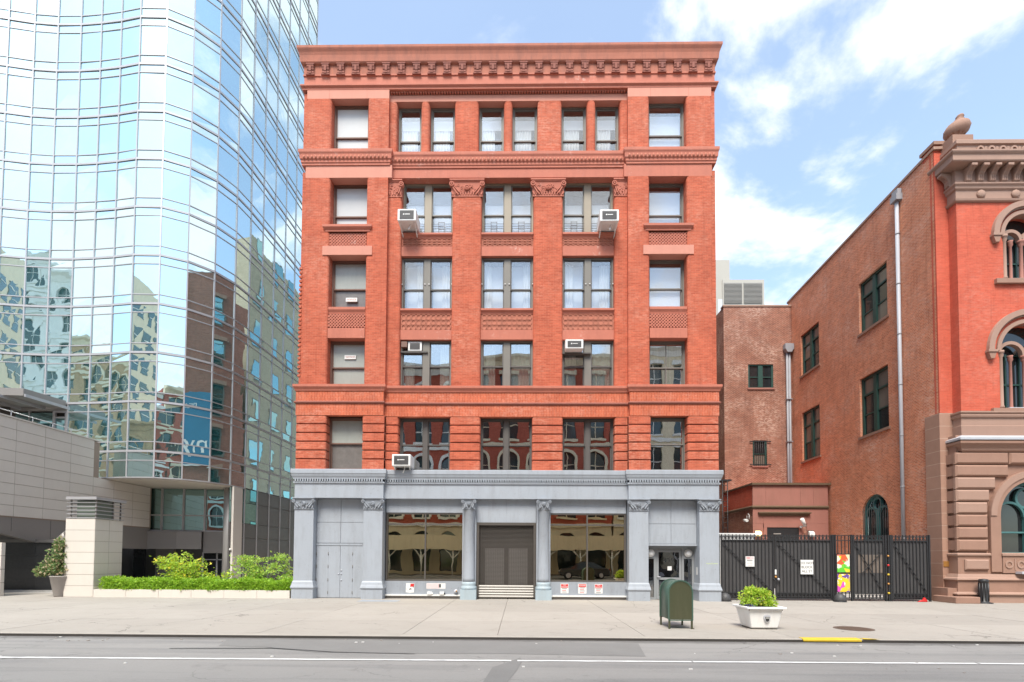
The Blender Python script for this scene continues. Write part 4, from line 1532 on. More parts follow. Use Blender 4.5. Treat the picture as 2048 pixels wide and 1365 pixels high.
def transom(z, h, proj, i0=0, i1=None, mat='mullion'):
    pts = TP[i0:(i1 or len(TP))]
    return MB().sweep(pts, [(-.03, z - h), (proj, z - h), (proj, z + h), (-.03, z + h)]).build('transom', mat, tower)


for k in range(NF + 1):
    z = T0 + TF * k
    i0 = 7 if z < 10.6 else 0
    transom(z, .06, .05, i0)
    if k < NF:
        transom(z + .55, .024, .036, 7 if k == 0 else i0)
        transom(z + TF - .52, .024, .036, 0 if k else 7)
transom(7.30, .024, .036, 7)
transom(6.30, .035, .06, 7, 16)
# dark lower panels on the straight side
for i in range(14, NC):
    a, b, n = Vector(TP[i]), Vector(TP[i + 1]), pnorm(i)
    d = (b - a).normalized()
    rows = [(5.35, 6.28), (3.95, 5.35), (3.0, 3.95), (1.6, 3.0), (0, 1.6)]
    for j, (z0, z1) in enumerate(rows):
        g = .018
        pa, pb = a + d * g, b - d * g
        vs = [(pa.x, pa.y, z0 + g), (pb.x, pb.y, z0 + g), (pb.x, pb.y, z1 - g), (pa.x, pa.y, z1 - g)]
        vs += [(v[0] - n.x * .05, v[1] - n.y * .05, v[2]) for v in vs]
        MB().add(vs, FS).build('panel', 'tower_glass_dk' if j < 2 and i < 16 else 'granite', tower)
bk_ = MB()
for i in range(14, NC):
    a, b, n = Vector(TP[i]), Vector(TP[i + 1]), pnorm(i)
    bk_.quad((a.x - n.x * .06, a.y - n.y * .06, 0), (b.x - n.x * .06, b.y - n.y * .06, 0), (b.x - n.x * .06, b.y - n.y * .06, 6.3), (a.x - n.x * .06, a.y - n.y * .06, 6.3))
bk_.build('side_backing', 'metal_panel', tower)
# soffit slab, roof, core
sf = MB()
poly = [(p[0], p[1]) for p in TP[7:15]] + [(-18.7, 14.0), (-26.0, 14.0)]
sf.prism(poly, 6.2, 6.3, 'z')
sf.build('soffit', 'soffit', tower)
MB().prism([(p[0] - .1, p[1] + .1) for p in TP[:-1]] + [(-18.3, 21.9), (-40, 21.9)], ZT - .1, ZT + .6, 'z').build('roof', 'roof', tower)
MB().prism([(-18.4, 21.95), (-38, 21.95), (-38, 8)] + [(p[0] - .2, p[1] + .25) for p in TP[1:-1]], 6.5, ZT - .2, 'z').build('core', 'room', tower)
# back glazing under the soffit, metal band, doors
gx = [-24.75, -23.45, -22.15, -20.85, -19.53]
gy = [11.3, 11.5, 11.7, 11.9, 12.1]
for i in range(4):
    a, b = Vector((gx[i], gy[i])), Vector((gx[i + 1], gy[i + 1]))
    d = (b - a).normalized()
    n = Vector((d.y, -d.x))
    for z0, z1 in ((3.45, 4.42), (4.45, 6.2)):
        pa, pb = a + d * .06, b - d * .06
        vs = [(pa.x, pa.y, z0 + .03), (pb.x, pb.y, z0 + .03), (pb.x, pb.y, z1 - .03), (pa.x, pa.y, z1 - .03)]
        vs += [(v[0] - n.x * .03, v[1] - n.y * .03, v[2]) for v in vs]
        MB().add(vs, FS).build('pane', 'tower_glass_dk', tower)
for i, (x, y) in enumerate(zip(gx, gy)):
    MB().box(x - .06, x + .06, y - .08, y + .08, 3.4, 6.2).build('mullion', 'mullion', tower)
for z in (3.42, 4.435):
    MB().sweep(list(zip(gx, gy)), [(-.08, z - .04), (.06, z - .04), (.06, z + .04), (-.08, z + .04)]).build('transom', 'mullion', tower)
MB().sweep([(-25.9, 11.05), (-24, 11.0), (-22.3, 11.25), (-20.95, 11.7)], [(-.4, 2.22), (.0, 2.22), (.0, 3.36), (-.4, 3.36)]).build('entrance_band', 'metal_panel', tower)
MB().box(-20.94, -19.4, 11.9, 12.3, 2.0, 3.38).build('entrance_band', 'metal_panel', tower)
MB().box(-34, -18.7, 13.5, 13.7, 0, 6.2).build('recess_wall', 'granite', tower)
MB().box(-26.5, -21.3, 13.2, 13.4, 0, 2.4).build('recess_wall', 'granite', tower)
MB().box(-24.6, -23.4, 12.6, 12.9, 0, 2.3).build('recess_pier', 'metal_panel', tower)
MB().box(-21.5, -19.3, 13.0, 13.2, 0, 3.4).build('recess_wall', 'granite', tower)
dr = MB()
for p, q in ((-21.3, -21.2), (-20.35, -20.25), (-19.95, -19.85)):
    dr.box(p, q, 12.4, 12.5, 0, 2.02)
dr.box(-21.2, -19.95, 12.4, 12.5, 1.5, 1.56)
dr.box(-21.2, -19.95, 12.4, 12.5, 1.96, 2.02)
dro = dr.build('door', 'mullion', tower)
MB().box(-21.2, -20.35, 12.44, 12.46, 0, 1.5).build('pane', 'dark_glass', dro)
MB().box(-20.25, -19.95, 12.44, 12.46, 0, 1.5).build('pane', 'dark_glass', dro)
MB().box(-21.2, -19.95, 12.44, 12.46, 1.56, 1.96).build('pane', 'dark_glass', dro)
MB().box(-26.0, -25.2, 12.45, 12.5, 0, 2.2).build('door', 'dark_glass', tower)
MB().lathe([(.40, 0), (.40, 6.22)], (-18.86, 11.35, 0), 'z', 28).build('column', 'column_metal', tower)
MB().box(-18.52, -18.38, 10.85, 11.9, 0, 6.25).build('pier', 'limestone', tower)
MB().lathe([(.07, 0), (.07, .05), (.03, .09)], (-18.5, 10.8, 2.2), 'y', 12).build('security_dome', 'white', tower)
# terrace: glazing, door, canopy
ty = 7.95
for x0, x1 in ((-34.0, -32.4), (-32.35, -30.7), (-30.65, -29.1), (-29.05, -27.65)):
    MB().box(x0, x1, ty, ty + .03, 8.0, 10.2).build('pane', 'tower_glass_dk', tower)
    MB().box(x1, x1 + .06, ty - .06, ty + .08, 7.9, 10.3).build('mullion', 'mullion', tower)
d_ = MB()
for p, q in ((-27.58, -27.48), (-26.90, -26.78)):
    d_.box(p, q, ty - .08, ty + .06, 7.9, 10.3)
d_.box(-27.48, -26.9, ty - .08, ty + .06, 9.86, 9.95)
d_.box(-27.48, -26.9, ty - .08, ty + .06, 10.2, 10.3)
do_ = d_.build('terrace_door', 'mullion', tower)
MB().box(-27.48, -26.9, ty - .02, ty, 8.0, 9.86).build('pane', 'tower_glass_dk', do_)
cn = MB()
cn.prism([(-36, 4.6), (-27.1, 5.5), (-26.75, 7.75), (-36, 7.3)], 10.46, 10.86, 'z')
cno = cn.build('canopy', 'metal_panel', tower)
for i in range(6):
    x = -34 + i * 1.45
    MB().add([(x, 5.2, 10.3), (x + .07, 5.2, 10.3), (x + .3, 7.7, 10.3), (x + .23, 7.7, 10.3), (x, 5.2, 10.455), (x + .07, 5.2, 10.455), (x + .3, 7.7, 10.455), (x + .23, 7.7, 10.455)], [(0, 1, 2, 3), (4, 5, 6, 7), (0, 1, 5, 4), (1, 2, 6, 5), (2, 3, 7, 6), (3, 0, 4, 7)]).build('rib', 'mullion', cno)
MB().box(-37, -26.7, 7.9, 8.3, 10.3, 10.8).build('canopy_header', 'metal_panel', tower)

# ---- limestone side wall with courses of slabs
lw = thing('limestone_wall', (-24, 5, 0), 'tall cream limestone slab wall beneath the glass tower, at the left edge', 'wall')
MB().box(-24.6, -24.03, -1.0, 11.25, 3.55, 6.18).build('wall_core', 'joint', lw)
MB().box(-24.6, -24.03, -1.0, 7.0, 6.18, 8.2).build('wall_core', 'joint', lw)
ny = 8
for r_ in range(9):
    z0 = 3.6 + r_ * .516
    z1 = z0 + .516
    for i in range(ny):
        y0, y1 = -.9 + i * 1.5, .6 + i * 1.5
        if r_ >= 5 and y1 > 6.9:
            if y0 > 6.4:
                continue
            y1 = 6.95
        MB().box(-24.03, -24.0 + rt.uniform(-.003, .003), y0 + .008, y1 - .008, z0 + .009, z1 - .009).build('slab', 'limestone', lw)
MB().box(-24.62, -23.97, -1.0, 7.0, 8.25, 8.32).build('coping', 'limestone', lw)
for i in range(6):
    y = 1.0 + i * 1.1
    MB().cyl((-24.3, y, 8.3), (-24.3, y, 8.62), .02, n=8).build('rail_post', 'mullion', lw)
MB().cyl((-24.3, -.5, 8.62), (-24.3, 6.9, 8.62), .022, n=8).build('handrail', 'mullion', lw)
# garage mouth below it
gar = thing('garage_entrance', (-24, 4, 0), 'dark garage mouth with grey metal fascia under the limestone wall', 'garage')
fa = MB()
fa.prism([(-1.0, 3.55), (11.2, 3.55), (11.2, 2.2), (4.2, 2.22), (1.5, 2.8), (-1.0, 3.1)], -24.3, -24.04, 'x')
fa.build('fascia', 'metal_panel', gar)
for y in (2.05, 4.1, 6.5):
    MB().box(-24.036, -24.03, y, y + .012, 2.9 if y < 3 else 2.3, 3.54).build('fascia_joint', 'granite', gar)
MB().box(-48, -24.31, -1, 11, 3.3, 3.5).build('ceiling', 'metal_panel', gar)
for i in range(6):
    for j in range(4):
        x0, z0 = -30.1 + i * 1.5, -.02 + j * .6
        MB().box(x0, x0 + 1.494, 3.4, 3.5, z0, z0 + .594).build('granite_slab', 'black_granite', gar)
MB().box(-48, -24.31, 3.51, 3.8, 0, 3.3).build('rear_wall', 'granite', gar)
MB().box(-24.3, -20.9, 3.51, 3.8, 0, 2.45).build('rear_wall', 'granite', gar)
MB().box(-29, -20.9, 3.3, 3.5, 2.4, 2.55).build('lintel', 'granite', gar)
MB().lathe([(.16, 0), (.15, .03)], (-26.4, 2.2, 3.27), 'z', 16).build('downlight', 'white', gar)
MB().box(-27, -20.8, 2.9, 3.3, -.02, .05).build('threshold', 'concrete_grey', gar)
MB().tube([(-21.3, 2.8, 2.95), (-21.9, 2.9, 2.75), (-22.6, 3.1, 2.3)], .32, 16).build('duct', 'metal_panel', gar)
# left gatepost with intercom, at the frame's edge
po = thing('intercom_post', (-22.3, 0, 0), 'narrow white stone post with intercom at the far left edge', 'post')
for r_ in range(4):
    MB().box(-23.6, -22.32, -.05, .12, r_ * .58 + .01, r_ * .58 + .57).build('slab', 'limestone', po)
MB().box(-23.58, -22.34, -.03, .1, 0, 2.32).build('core', 'joint', po)
MB().box(-22.8, -22.36, -.09, -.04, 1.1, 1.3).build('slot', 'granite', po)
MB().tube([(-22.6, -.12, .2), (-22.53, -.14, .6), (-22.51, -.14, 1.1), (-22.65, -.12, 1.35)], .035).build('hose', 'taupe', po)
MB().box(-22.48, -22.40, -.12, -.06, .45, .53).build('button', 'black_iron', po)

# ---- stone gate pillar with slatted lantern
pl = thing('gate_pillar', (-18.9, .7, 0), 'cream stone pillar with slatted metal lantern on top', 'pillar')
PX0, PX1, PY0, PY1 = -19.55, -18.27, -.05, 1.5
MB().box(PX0 + .02, PX1 - .02, PY0 + .02, PY1 - .02, 0, 3.33).build('core', 'joint', pl)
for r_ in range(7):
    z0, z1 = r_ * .478, (r_ + 1) * .478
    MB().box(PX0, PX1 - .022, PY0, PY0 + .021, z0 + .006, z1 - .006).build('slab', 'limestone', pl)
    for y0, y1 in ((PY0, .72), (.73, PY1)):
        MB().box(PX1 - .021, PX1, y0 + .004, y1, z0 + .006, z1 - .006).build('slab', 'limestone', pl)
    MB().box(PX0 - .001, PX0 + .02, PY0 + .022, PY1, z0 + .006, z1 - .006).build('slab', 'limestone', pl)
MB().box(PX0, PX1, PY0, PY1, 3.346, 3.36).build('pillar_top', 'limestone', pl)
ln = MB().box(PX0 + .38, PX1 - .06, PY0 + .10, PY1 - .5, 3.361, 4.15).build('lantern', 'lantern_glass', pl)
lt = MB()
for x, y in ((PX0 + .16, PY0 + .06), (PX1 - .03, PY0 + .06), (PX1 - .03, PY1 - .12), (PX0 + .16, PY1 - .12), (PX1 - .03, PY1 - .55)):
    lt.box(x - .025, x + .025, y - .025, y + .025, 3.36, 4.18)
lt.build('lantern_post', 'metal_panel', ln)
for i in range(5):
    z = 3.38 + i * .165
    MB().sweep([(PX0 + .05, PY1), (PX0 + .05, PY0), (PX1 + .03, PY0), (PX1 + .03, PY1)], [(-.03, z), (.02, z), (.02, z + .035), (-.03, z + .035)]).build('slat', 'mullion', ln)
MB().box(PX0 + .05, PX1 + .10, PY0 - .10, PY1 + .05, 4.18, 4.30).build('cap', 'mullion', pl)

# ---- planter wall, hedge, shrubs
pw = thing('planter_wall', (-14, .3, 0), 'low cream stone planter wall in front of the hedge', 'planter')
n_ = 6
for i in range(n_):
    x0 = -18.25 + i * (8.47 / n_)
    MB().box(x0 + .006, x0 + 8.47 / n_ - .006, -.06, .24, -.01, .33).build('slab', 'limestone', pw)
MB().box(-18.25, -9.79, -.02, 1.9, 0, .30).build('soil', 'moss', pw)
M['leaf_hedge'] = leafmat('bright_hedge_leaf', (.15, .32, .02), (.42, .60, .06))
M['leaf_tree'] = leafmat('fresh_green_leaf', (.22, .38, .03), (.50, .66, .08), (.75, .60, .05), .16)
M['leaf_tree2'] = leafmat('soft_green_leaf', (.20, .38, .05), (.46, .62, .12), (.58, .56, .1), .10)
M['leaf_pot'] = leafmat('variegated_leaf', (.06, .13, .04), (.17, .25, .08), (.66, .52, .34), .36)
M['leaf_box'] = leafmat('box_leaf', (.15, .30, .02), (.46, .64, .06), (.62, .60, .10), .25)
M['bark'] = plain('bark', (.09, .06, .045), .9, .2, 5, 30, .003)
rl = random.Random(21)
hd = thing('hedge', (-14, .6, .3), 'long low bright green clipped hedge on the planter wall', 'hedge')


def hpick():
    x = rl.uniform(-18.0, -9.75)
    u = rl.random()
    top = .74 + .05 * math.sin(x * 3.1) + .04 * math.sin(x * 7.3)
    if u < .5:
        return (x, rl.uniform(.0, 1.0), top + rl.uniform(-.09, .03)), (0, -.2, 1)
    return (x, rl.uniform(.0, .09) - .02 + .05 * math.sin(x * 5 + 1), rl.uniform(.32, top)), (0, -1, .5)


leaves(MB(), 9000, hpick, .085, rnd=rl).build('foliage', 'leaf_hedge', hd, kind='stuff')
MB().box(-17.9, -9.8, .08, .95, .3, .68).build('hedge_core', 'leaf_hedge', hd)


def shrub(name, label, cat, base, blobs, nleaf, size, mat, stems=6, group=None, seed=1, flat=.5):
    r = random.Random(seed)
    o = thing(name, base, label, cat, group)
    st = MB()
    tips = []
    for cx, cy, cz, rx, ry, rz in blobs:
        for _ in range(max(1, stems // len(blobs) + 1)):
            p = Vector(base) + Vector((r.uniform(-.1, .1), r.uniform(-.08, .08), 0))
            q = Vector((cx + r.uniform(-.6, .6) * rx, cy + r.uniform(-.5, .5) * ry, cz + r.uniform(-.2, .7) * rz))
            m = (p + q) / 2 + Vector((r.uniform(-.12, .12), r.uniform(-.1, .1), .08))
            st.cyl(p, m, .022, .015, 6)
            st.cyl(m, q, .015, .005, 6)
    st.build('stem', 'bark', o)
    vols = [b[3] * b[4] * b[5] for b in blobs]
    # leaf sprays: small flat clusters spread through each blob, so that gaps stay between them
    sprays = []
    for b, v in zip(blobs, vols):
        for _ in range(max(6, int(nleaf / 14 * v / sum(vols)))):
            d = Vector((r.gauss(0, 1), r.gauss(0, 1), r.gauss(0, 1))).normalized() * (r.random() ** .45)
            sprays.append((Vector((b[0] + d.x * b[3], b[1] + d.y * b[4], b[2] + d.z * b[5])), d))

    def pick():
        c, d = r.choice(sprays)
        return c + Vector((r.gauss(0, size * 1.2), r.gauss(0, size * 1.2), r.gauss(0, size * .5))), d * .6 + Vector((0, -.1, .1))
    leaves(MB(), nleaf, pick, size, flat, r).build('crown', mat, o, kind='stuff')
    return o


shrub('shrub', 'yellow green young maple shrub above the hedge, nearer the stone pillar', 'shrub', (-14.9, 1.0, .3),
      [(-15.6, 1.0, 1.45, .65, .5, .38), (-14.7, 1.0, 1.30, .75, .5, .42), (-15.1, .9, .95, .85, .5, .30), (-14.2, .8, .85, .65, .4, .22), (-15.0, 1.0, 1.75, .25, .2, .18), (-13.4, .8, .85, .4, .3, .16), (-13.0, .8, 1.0, .25, .2, .12)],
      2300, .105, 'leaf_tree', 9, 'shrubs above the hedge', 5)
shrub('shrub', 'soft green feathery shrub above the hedge, touching the brick loft', 'shrub', (-11.3, 1.1, .3),
      [(-12.3, 1.0, 1.45, .6, .5, .4), (-11.5, 1.0, 1.25, .8, .5, .5), (-10.6, 1.0, 1.55, .5, .4, .42), (-10.2, .8, 1.0, .5, .4, .35), (-11.9, .8, .95, .7, .4, .25)],
      2300, .095, 'leaf_tree2', 9, 'shrubs above the hedge', 6)
pot = thing('potted_shrub', (-19.75, -.45, 0), 'variegated shrub in a tall taupe tapered pot left of the stone pillar', 'potted plant')
MB().lathe([(.20, 0), (.22, .05), (.37, .84), (.39, .86), (.37, .89), (.33, .85)], (-19.78, .05, 0), 'z', 28).build('pot', 'taupe', pot)
rp = random.Random(9)
ps = [(-20.15, .0, 1.3, .46, .42, .36), (-19.85, .05, 1.8, .44, .4, .42), (-19.75, .05, 2.25, .3, .3, .27), (-20.5, -.05, 1.1, .26, .25, .2), (-19.75, .0, 1.25, .35, .35, .32)]


def ppick():
    b = rp.choice(ps)
    d = Vector((rp.gauss(0, 1), rp.gauss(0, 1), rp.gauss(0, 1))).normalized() * (rp.random() ** .4)
    return (b[0] + d.x * b[3], b[1] + d.y * b[4], b[2] + d.z * b[5]), d


leaves(MB(), 1700, ppick, .12, .2, rp).build('crown', 'leaf_pot', pot, kind='stuff')
MB().cyl((-19.8, .05, .8), (-19.8, .05, 2.1), .03, .012).build('stem', 'bark', pot)


# ================================================================== THEATRE (right)
th = thing('brownstone_theatre', (22, 3, 0), 'red brick theatre with brownstone base and bracketed cornice at the right edge', 'building')
A_, B_ = Vector((18.55, 1.0)), Vector((19.27, 15.0))
sdir = (B_ - A_).normalized()
snrm = Vector((sdir.y, -sdir.x))          # points to +x: into the building


def SW(u, d, z):
    """local side-wall coordinates: u back along the wall, d inward, z up"""
    q = A_ + sdir * u + snrm * d
    return (q.x, q.y, z)


def SY(y):
    return (y - 1.0) / sdir.y


side_w = [(SY(4.25), SY(6.62), 14.27, 17.13), (SY(10.86), SY(13.2), 14.25, 17.04), (SY(4.3), SY(6.7), 8.55, 11.78), (SY(10.9), SY(13.2), 8.40, 11.73)]
arch_w = (SY(4.47), SY(6.70), 1.0, 5.26, True)
ZP0, ZP1 = 20.35, 20.0
wl_ = MB()
wall_holes(wl_, 0, SY(15.0), 0, 20.0, [tuple(h) for h in side_w] + [arch_w], .28)
wl_.xf(SW).build('side_wall', 'th_side', th)
pc = MB()
pc.box(0, SY(15.0), 0, .5, 20.0, 20.22)
pc.xf(SW).build('parapet', 'th_side', th)
MB().box(-.15, SY(15.05), -.06, .55, 20.22, 20.34).xf(SW).build('parapet_coping', 'coping', th)
# roof mass behind
MB().box(19.9, 30, 1.2, 30, 8, 19.9).build('rear_mass', 'room', th)
for k, (u0, u1, z0, z1) in enumerate(side_w):
    m = MB()
    fw, cw = .15, .13
    c = (u0 + u1) / 2
    zt = z0 + (z1 - z0) * .70
    m.box(u0, u0 + fw, .12, .26, z0, z1)
    m.box(u1 - fw, u1, .12, .26, z0, z1)
    m.box(u0 + fw, u1 - fw, .12, .26, z1 - .14, z1)
    m.box(u0 + fw, u1 - fw, .12, .26, z0, z0 + .10)
    m.box(c - cw, c + cw, .09, .26, z0 + .1, z1 - .14)
    zr = z0 + (z1 - z0) * .36
    for p, q in ((u0 + fw, c - cw), (c + cw, u1 - fw)):
        m.box(p, q, .13, .25, zt - .05, zt + .05)
        m.box(p, q, .16, .25, zr - .035, zr + .035)
    wo = m.xf(SW).build('window', 'green', th)
    for p, q in ((u0 + fw, c - cw), (c + cw, u1 - fw)):
        for a, b, mt in ((z0 + .1, zr - .035, 'blind_glass' if rt.random() < .6 else 'dark_glass'), (zr + .035, zt - .05, 'blind_glass' if rt.random() < .5 else 'dark_glass'), (zt + .05, z1 - .14, 'blind_glass')):
            MB().box(p, q, .20, .22, a, b).xf(SW).build('pane', mt, wo)
    MB().box(u0 - .12, u1 + .12, -.07, .14, z0 - .13, z0 - .002).xf(SW).build('sill', 'brownstone', th)


def arched_tracery(u0, u1, z0, z1, dep, frame, fn, parent, bars=False):
    """two lights under a roundel in a round-headed frame"""
    r = (u1 - u0) / 2
    c, sp = (u0 + u1) / 2, z1 - (u1 - u0) / 2
    m = MB()
    m.annulus(c, sp, r - .13, r, dep, dep + .14, 0, math.pi, 20)
    m.box(u0, u0 + .13, dep, dep + .14, z0, sp)
    m.box(u1 - .13, u1, dep, dep + .14, z0, sp)
    m.box(c - .09, c + .09, dep - .02, dep + .14, z0 + .1, sp + r * .25)
    m.box(u0 + .13, u1 - .13, dep, dep + .14, z0, z0 + .1)
    hr = (r - .13 - .09) / 2
    for sx in (-1, 1):
        cx = c + sx * (.09 + hr)
        m.annulus(cx, sp - .02, hr - .04, hr + .05, dep + .01, dep + .12, 0, math.pi, 14)
        zb = z0 + (sp - z0) * .58
        m.box(cx - hr, cx + hr, dep + .015, dep + .11, zb - .035, zb + .035)
    rr = r * .30
    m.annulus(c, sp + r * .54, rr - .07, rr + .03, dep + .005, dep + .125, 0, 2 * math.pi, 20)
    wo = m.xf(fn).build('arched_window', frame, parent)
    pn = MB()
    arc = [(c - (r - .12) * math.cos(math.pi * k / 20), sp + (r - .12) * math.sin(math.pi * k / 20)) for k in range(21)]
    pn.prism([(u0 + .12, z0 + .05)] + arc + [(u1 - .12, z0 + .05)], dep + .15, dep + .17, 'y')
    pn.xf(fn).build('pane', 'dark_glass', wo)
    return wo


arched_tracery(arch_w[0], arch_w[1], arch_w[2], arch_w[3], .12, 'teal', SW, th)
bb = MB()
for i in range(12):
    u = arch_w[0] + .1 + i * (arch_w[1] - arch_w[0] - .2) / 11
    bb.cyl(SW(u, .02, 1.0), SW(u, .02, 4.7), .012, n=6)
bb.build('iron_bar', 'black_iron', th, kind='stuff')
# downpipe and gutter box on the side wall
pp = thing('downpipe', (18.5, 3.2, 0), 'long white downpipe with hopper running up the theatre side wall', 'pipe')
MB().cyl((18.52, 3.2, 0), (18.52, 3.2, 19.5), .085, n=14).build('pipe', 'pipe', pp)
for z in (2.8, 5.3, 7.8, 10.3, 12.8, 15.3, 17.8):
    MB().cyl((18.52, 3.2, z), (18.52, 3.2, z + .05), .1, n=14).build('collar', 'pipe_dk', pp)
MB().prism([(18.35, 2.98), (18.66, 2.98), (18.66, 3.42), (18.35, 3.42)], 19.45, 19.75, 'z').build('hopper', 'pipe_dk', pp)
MB().box(18.42, 18.62, 3.0, 3.4, 19.76, 20.0).build('outlet', 'pipe_dk', pp)

# ---- theatre front
FY = .5
FX0, FX1 = 19.12, 27.0
WC = 22.06
MB().box(18.555, 19.118, .93, 1.2, 8.25, 20.1).build('front_return', 'th_front', th)
MB().box(FX0, FX0 + .3, FY + .01, .93, 8.25, 17.7).build('bay_return', 'th_front', th)
fw_ = MB()
up = (WC - .93, WC + .93, 14.05, 16.97, True)
mi = (WC - 1.22, WC + 1.22, 8.36, 12.12, True)
wall_holes(fw_, FX0, FX1, 8.25, 17.75, [up, mi], .45)
fw_.xf(lambda u, d, z: (u, FY + d, z)).build('front_wall', 'th_front', th)
fn_f = lambda u, d, z: (u, FY + d, z)
MB().box(WC - 1.4, WC + 1.4, 1.3, 1.35, 8, 17.5).build('front_room', 'room', th)


def hood(c, sp, r0, r1, y0, y1, name='hood_mould', mat='brownstone_lt'):
    MB().annulus(c, sp, r0, r1, y0, y1, 0, math.pi, 28).build(name, mat, th)


for (u0, u1, z0, z1, _), rh in ((up, 1.46), (mi, 1.80)):
    r = (u1 - u0) / 2
    sp = z1 - r
    hood(WC, sp, rh - .24, rh, FY - .16, FY)
    hood(WC, sp, rh - .30, rh - .241, FY - .08, FY)
    hood(WC, sp, r - .005, r + .16, FY - .07, FY + .3)
    for sx in (-1, 1):
        x = WC + sx * (rh - .14)
        MB().box(x - .20, x + .20, FY - .20, FY, sp - .10, sp).build('hood_stop', 'brownstone_lt', th)
        MB().prism([(x - .17, sp - .101), (x + .17, sp - .101), (x + .08, sp - .38), (x - .08, sp - .38)], FY - .16, FY, 'y').build('hood_stop', 'brownstone', th)
        jx = WC + sx * (r + .06)
        MB().lathe([(.10, z0 + .02), (.10, z0 + .1), (.075, z0 + .14), (.07, sp - .3), (.11, sp - .22), (.10, sp - .12), (.13, sp - .1), (.13, sp)], (jx - sx * .1, FY + .02, 0), 'z', 14).build('colonnette', 'brownstone_lt', th)
    # paired lights with a middle column
    w = MB()
    sub = r / 2
    for sx in (-1, 1):
        w.annulus(WC + sx * sub, sp - .15, sub - .12, sub + .02, FY + .12, FY + .32, 0, math.pi, 16)
    w.build('sub_arch', 'brownstone_lt', th)
    MB().lathe([(.10, z0 + .02), (.10, z0 + .12), (.075, z0 + .16), (.07, sp - .42), (.12, sp - .34), (.10, sp - .26), (.14, sp - .22), (.14, sp - .14)], (WC, FY + .2, 0), 'z', 14).build('colonnette', 'portal', th)
    MB().lathe([(.08, z0 + .02), (.08, z0 + .12), (.06, z0 + .16), (.055, sp - .42), (.1, sp - .34), (.09, sp - .2), (.11, sp - .14)], (WC - sub * .95, FY + .22, 0), 'z', 14).build('colonnette', 'portal', th)
    fr = MB()
    for x in (u0 + .05, WC - .03, u1 - .11, WC - sub - .03, WC + sub - .03):
        fr.box(x, x + .06, FY + .40, FY + .46, z0, sp)
    for z in (z0 + .05, z0 + (sp - z0) * .45, sp - .1):
        fr.box(u0, u1, FY + .405, FY + .455, z, z + .06)
    fro = fr.build('window', 'green', th)
    arc = [(WC - r * math.cos(math.pi * k / 16), sp + r * math.sin(math.pi * k / 16)) for k in range(17)]
    MB().prism([(u0, z0)] + arc + [(u1, z0)], FY + .47, FY + .49, 'y').build('pane', 'dark_glass', fro)
    MB().box(u0 - .45, u1 + .45, FY - .14, FY + .35, z0 - .20, z0 - .002).build('sill', 'brownstone', th)
    MB().box(u0 + .3, u1 - .1, FY - .05, FY + .34, z0, z0 + .05).build('flashing', 'zinc', th)

# cornice of the theatre
CP = [(FX0, 1.25), (FX0, FY), (FX1, FY)]
MB().sweep(CP, [(-.3, 17.5), (.03, 17.5), (.10, 17.54), (.12, 17.62), (.03, 17.66), (.03, 18.02), (.10, 18.08), (.12, 18.18), (.18, 18.24), (.18, 18.30), (-.3, 18.32)]).build('cornice_frieze', 'brownstone_lt', th)
for i in range(5):
    x = FX0 + 1.05 + i * 1.5
    MB().lathe([(.19, .0), (.19, .05), (.12, .09), (.01, .1)], (x, FY - .03, 17.85), 'y', 8).build('frieze_boss', 'brownstone_lt', th)
tcn = MB().sweep(CP, [(-.3, 18.3), (.06, 18.3), (.06, 18.95), (.52, 18.98), (.55, 19.02), (.55, 19.25), (.62, 19.32), (.64, 19.36), (.64, 19.42), (-.3, 19.5)]).build('cornice', 'brownstone_lt', th)
bm_ = MB().prism([(.02, 0), (-.08, 0), (-.13, .06), (-.12, .16), (-.14, .28), (-.22, .40), (-.33, .48), (-.44, .52), (-.44, .62), (.02, .62)], -.12, .12, 'x')
for dx in (-.08, 0, .08):
    bm_.prism([(.02, 0.02), (-.10, .02), (-.15, .06), (-.14, .16), (-.16, .28), (-.24, .39), (-.35, .47), (-.45, .51), (-.45, .55), (.02, .55)], dx - .02, dx + .02, 'x')
bmm = bm_.mesh('bracket', 'brownstone_lt')
for i in range(14):
    o = link('bracket', bmm, tcn)
    o.location = (FX0 + .42 + i * .52, FY - .06, 18.32)
o = link('bracket', bmm, tcn)
o.location = (FX0 - .06, FY + .25, 18.32)
o.rotation_euler.z = -math.pi / 2
MB().sweep([(FX0 + .15, 1.25), (FX0 + .15, FY), (FX1, FY)], [(-.3, 19.4), (.38, 19.4), (.38, 19.78), (.46, 19.82), (.46, 19.98), (.42, 20.02), (-.3, 20.05)]).build('parapet_rail', 'brownstone_lt', th)
for i in range(14):
    x = FX0 + .75 + i * .48
    MB().annulus(x, 19.58, .085, .16, FY - .44, FY - .37, n=16).build('rail_ring', 'brownstone_lt', th)
    MB().lathe([(.084, .0), (.084, .012)], (x, FY - .375, 19.58), 'y', 14).build('ring_shade', 'terra_shade', th)  # dark disc painted in for the shaded opening of each ring
    MB().box(x + .19, x + .29, FY - .41, FY - .37, 19.46, 19.72).build('rail_baluster', 'brownstone_lt', th)
MB().box(18.56, FX0 + .1, .95, 1.6, 20.1, 20.45).build('corner_block', 'th_front', th)
MB().box(18.5, FX0 + .2, .85, 1.7, 20.45, 20.6).build('corner_coping', 'brownstone', th)
MB().box(FX0 - .25, FX0 + .65, .3, 1.15, 20.0, 20.43).build('urn_pedestal', 'brownstone', th)
ur = thing('stone_urn', (19.6, .6, 20.3), 'weathered brown stone urn finial on the theatre corner', 'urn')
um = MB().lathe([(.30, 0), (.30, .06), (.16, .14), (.20, .22), (.42, .38), (.58, .58), (.60, .78), (.52, .98), (.36, 1.12), (.24, 1.18), (.27, 1.24), (.22, 1.3), (.12, 1.38), (.20, 1.46), (.15, 1.56), (.02, 1.66)], (0, 0, 0), 'z', 22)
